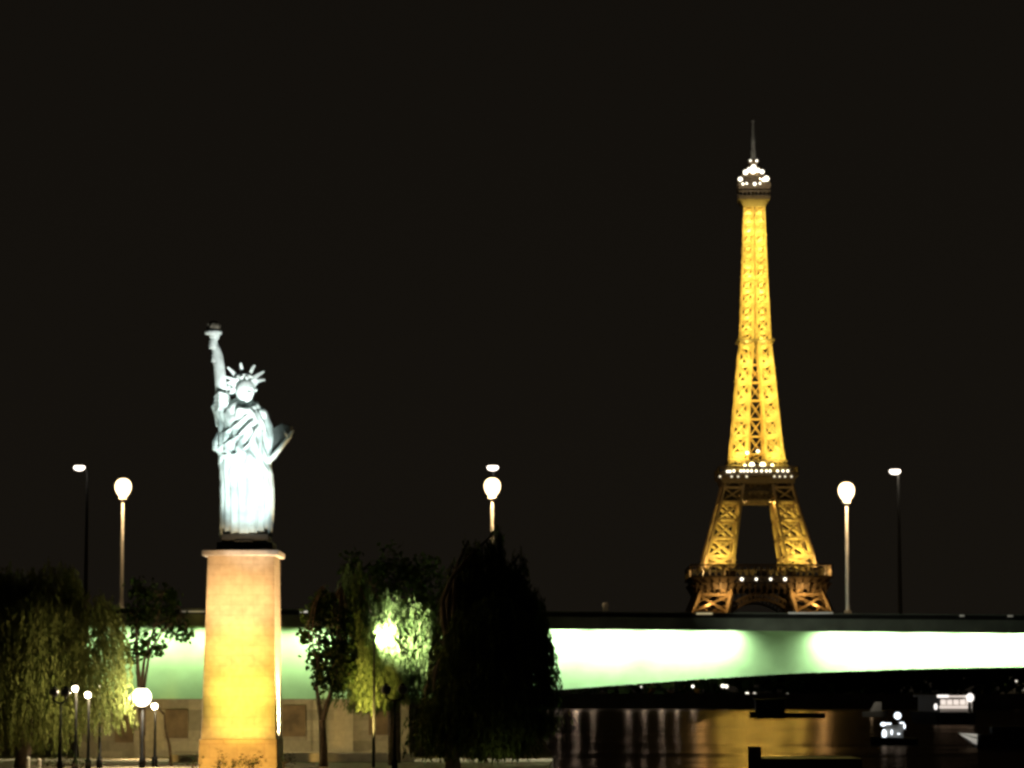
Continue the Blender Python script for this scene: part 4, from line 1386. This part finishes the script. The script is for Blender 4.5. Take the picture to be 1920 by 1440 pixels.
# dim pale launch farther off
Y = 620.0
dl = empty('pale_launch', (P(1642, 1340, Y).x, Y, 0), 'dim pale launch with a sloping cabin just above the lamp cluster', 'boat')
m_ = MB(); hull(m_, P(1618, 1340, Y).x, P(1664, 1340, Y).x, Y, 2.4, 1.1, flip=True); m_.build('hull', M['grey_paint'], dl)
a, b = P(1630, 1330, Y), P(1652, 1316, Y)
mbx = MB(); frustum(mbx, (a.x, b.x, Y - 0.9, Y + 0.9, 1.0), (a.x + 1.2, b.x, Y - 0.7, Y + 0.7, b.z)); mbx.build('cabin', M['white_paint'], dl)
light('cabin_lamp', 'POINT', (a.x, Y - 4, b.z + 1), 60, (1.0, 0.9, 0.7), dl, size=0.1)

# dark barges against the golden reflection
Y = 600.0
bg1 = empty('dark_barge', (P(1450, 1345, Y).x, Y, 0), 'black barge with a blocky cabin in front of the golden reflection', 'boat')
m_ = MB(); hull(m_, P(1405, 1345, Y).x, P(1545, 1345, Y).x, Y, 4.5, 1.0); m_.build('hull', M['hull'], bg1)
a, b = P(1416, 1345, Y), P(1470, 1312, Y)
MB().box((a.x, Y - 1.8, 0.9), (b.x, Y + 1.8, b.z)).build('cabin', M['hull'], bg1, bevel=0.08)
MB().box((a.x - 0.3, Y - 2.0, b.z + 0.005), (b.x + 0.3, Y + 2.0, b.z + 0.2)).build('roof', M['hull'], bg1)

Y = 230.0
pt = empty('mooring_pontoon', (P(1500, 1430, Y).x, Y, 0), 'flat black pontoon with a square end post at the bottom edge', 'pontoon')
a, b = P(1424, 1421, 205), P(1610, 1421, 205)
MB().box((a.x, 203, -0.3), (b.x, 210, a.z)).build('deck', M['hull'], pt, bevel=0.03)
a2, b2 = P(1399, 1399, 205), P(1422, 1399, 205)
MB().box((a2.x, 202.6, -0.3), (b2.x, 203.6, a2.z)).build('post', M['hull'], pt, bevel=0.04)

# lamps under the bridge edge that light the pier wall (hidden by the pedestal and the trees)
for (px, pw) in ((250, 900), (455, 1500), (650, 900)):
    w = P(px, 1400, 172.5)
    light('path_light', 'POINT', (w.x, 172.5, 2.4), pw * 0.42, (1.0, 0.74, 0.40), size=0.12)
light('path_light', 'POINT', (P(948, 1440, 146.5).x, 146.5, 1.9), 28, (0.9, 0.9, 0.5), size=0.1)

Y = 960.0
bd = empty('riverside_building', (P(1880, 1304, Y).x, Y, 4.0), 'dim pale building with faint windows on the far bank at the right edge', 'building')
a, b = P(1848, 1303, Y), P(1990, 1262, Y)
MB().box((a.x, Y, 4.0), (b.x, Y + 12, b.z)).build('wall', M['quay'], bd)
MB().box((a.x - 0.5, Y - 0.5, b.z + 0.005), (b.x + 0.5, Y + 12.5, b.z + 0.8)).build('roof', M['land'], bd)
for k in range(11):
    for r in range(2):
        x = a.x + 1.2 + k * 2.15
        z = 5.4 + r * 2.8
        MB().box((x, Y - 0.08, z), (x + 0.9, Y + 0.02, z + 1.5)).build('window', M['glow_faint'] if (k * 7 + r * 3) % 5 == 0 else M['hull'], bd)
light('facade_lamp', 'POINT', ((a.x + b.x) / 2 - 4, Y - 9, 9.0), 500, (1.0, 0.85, 0.6), bd, size=0.2)
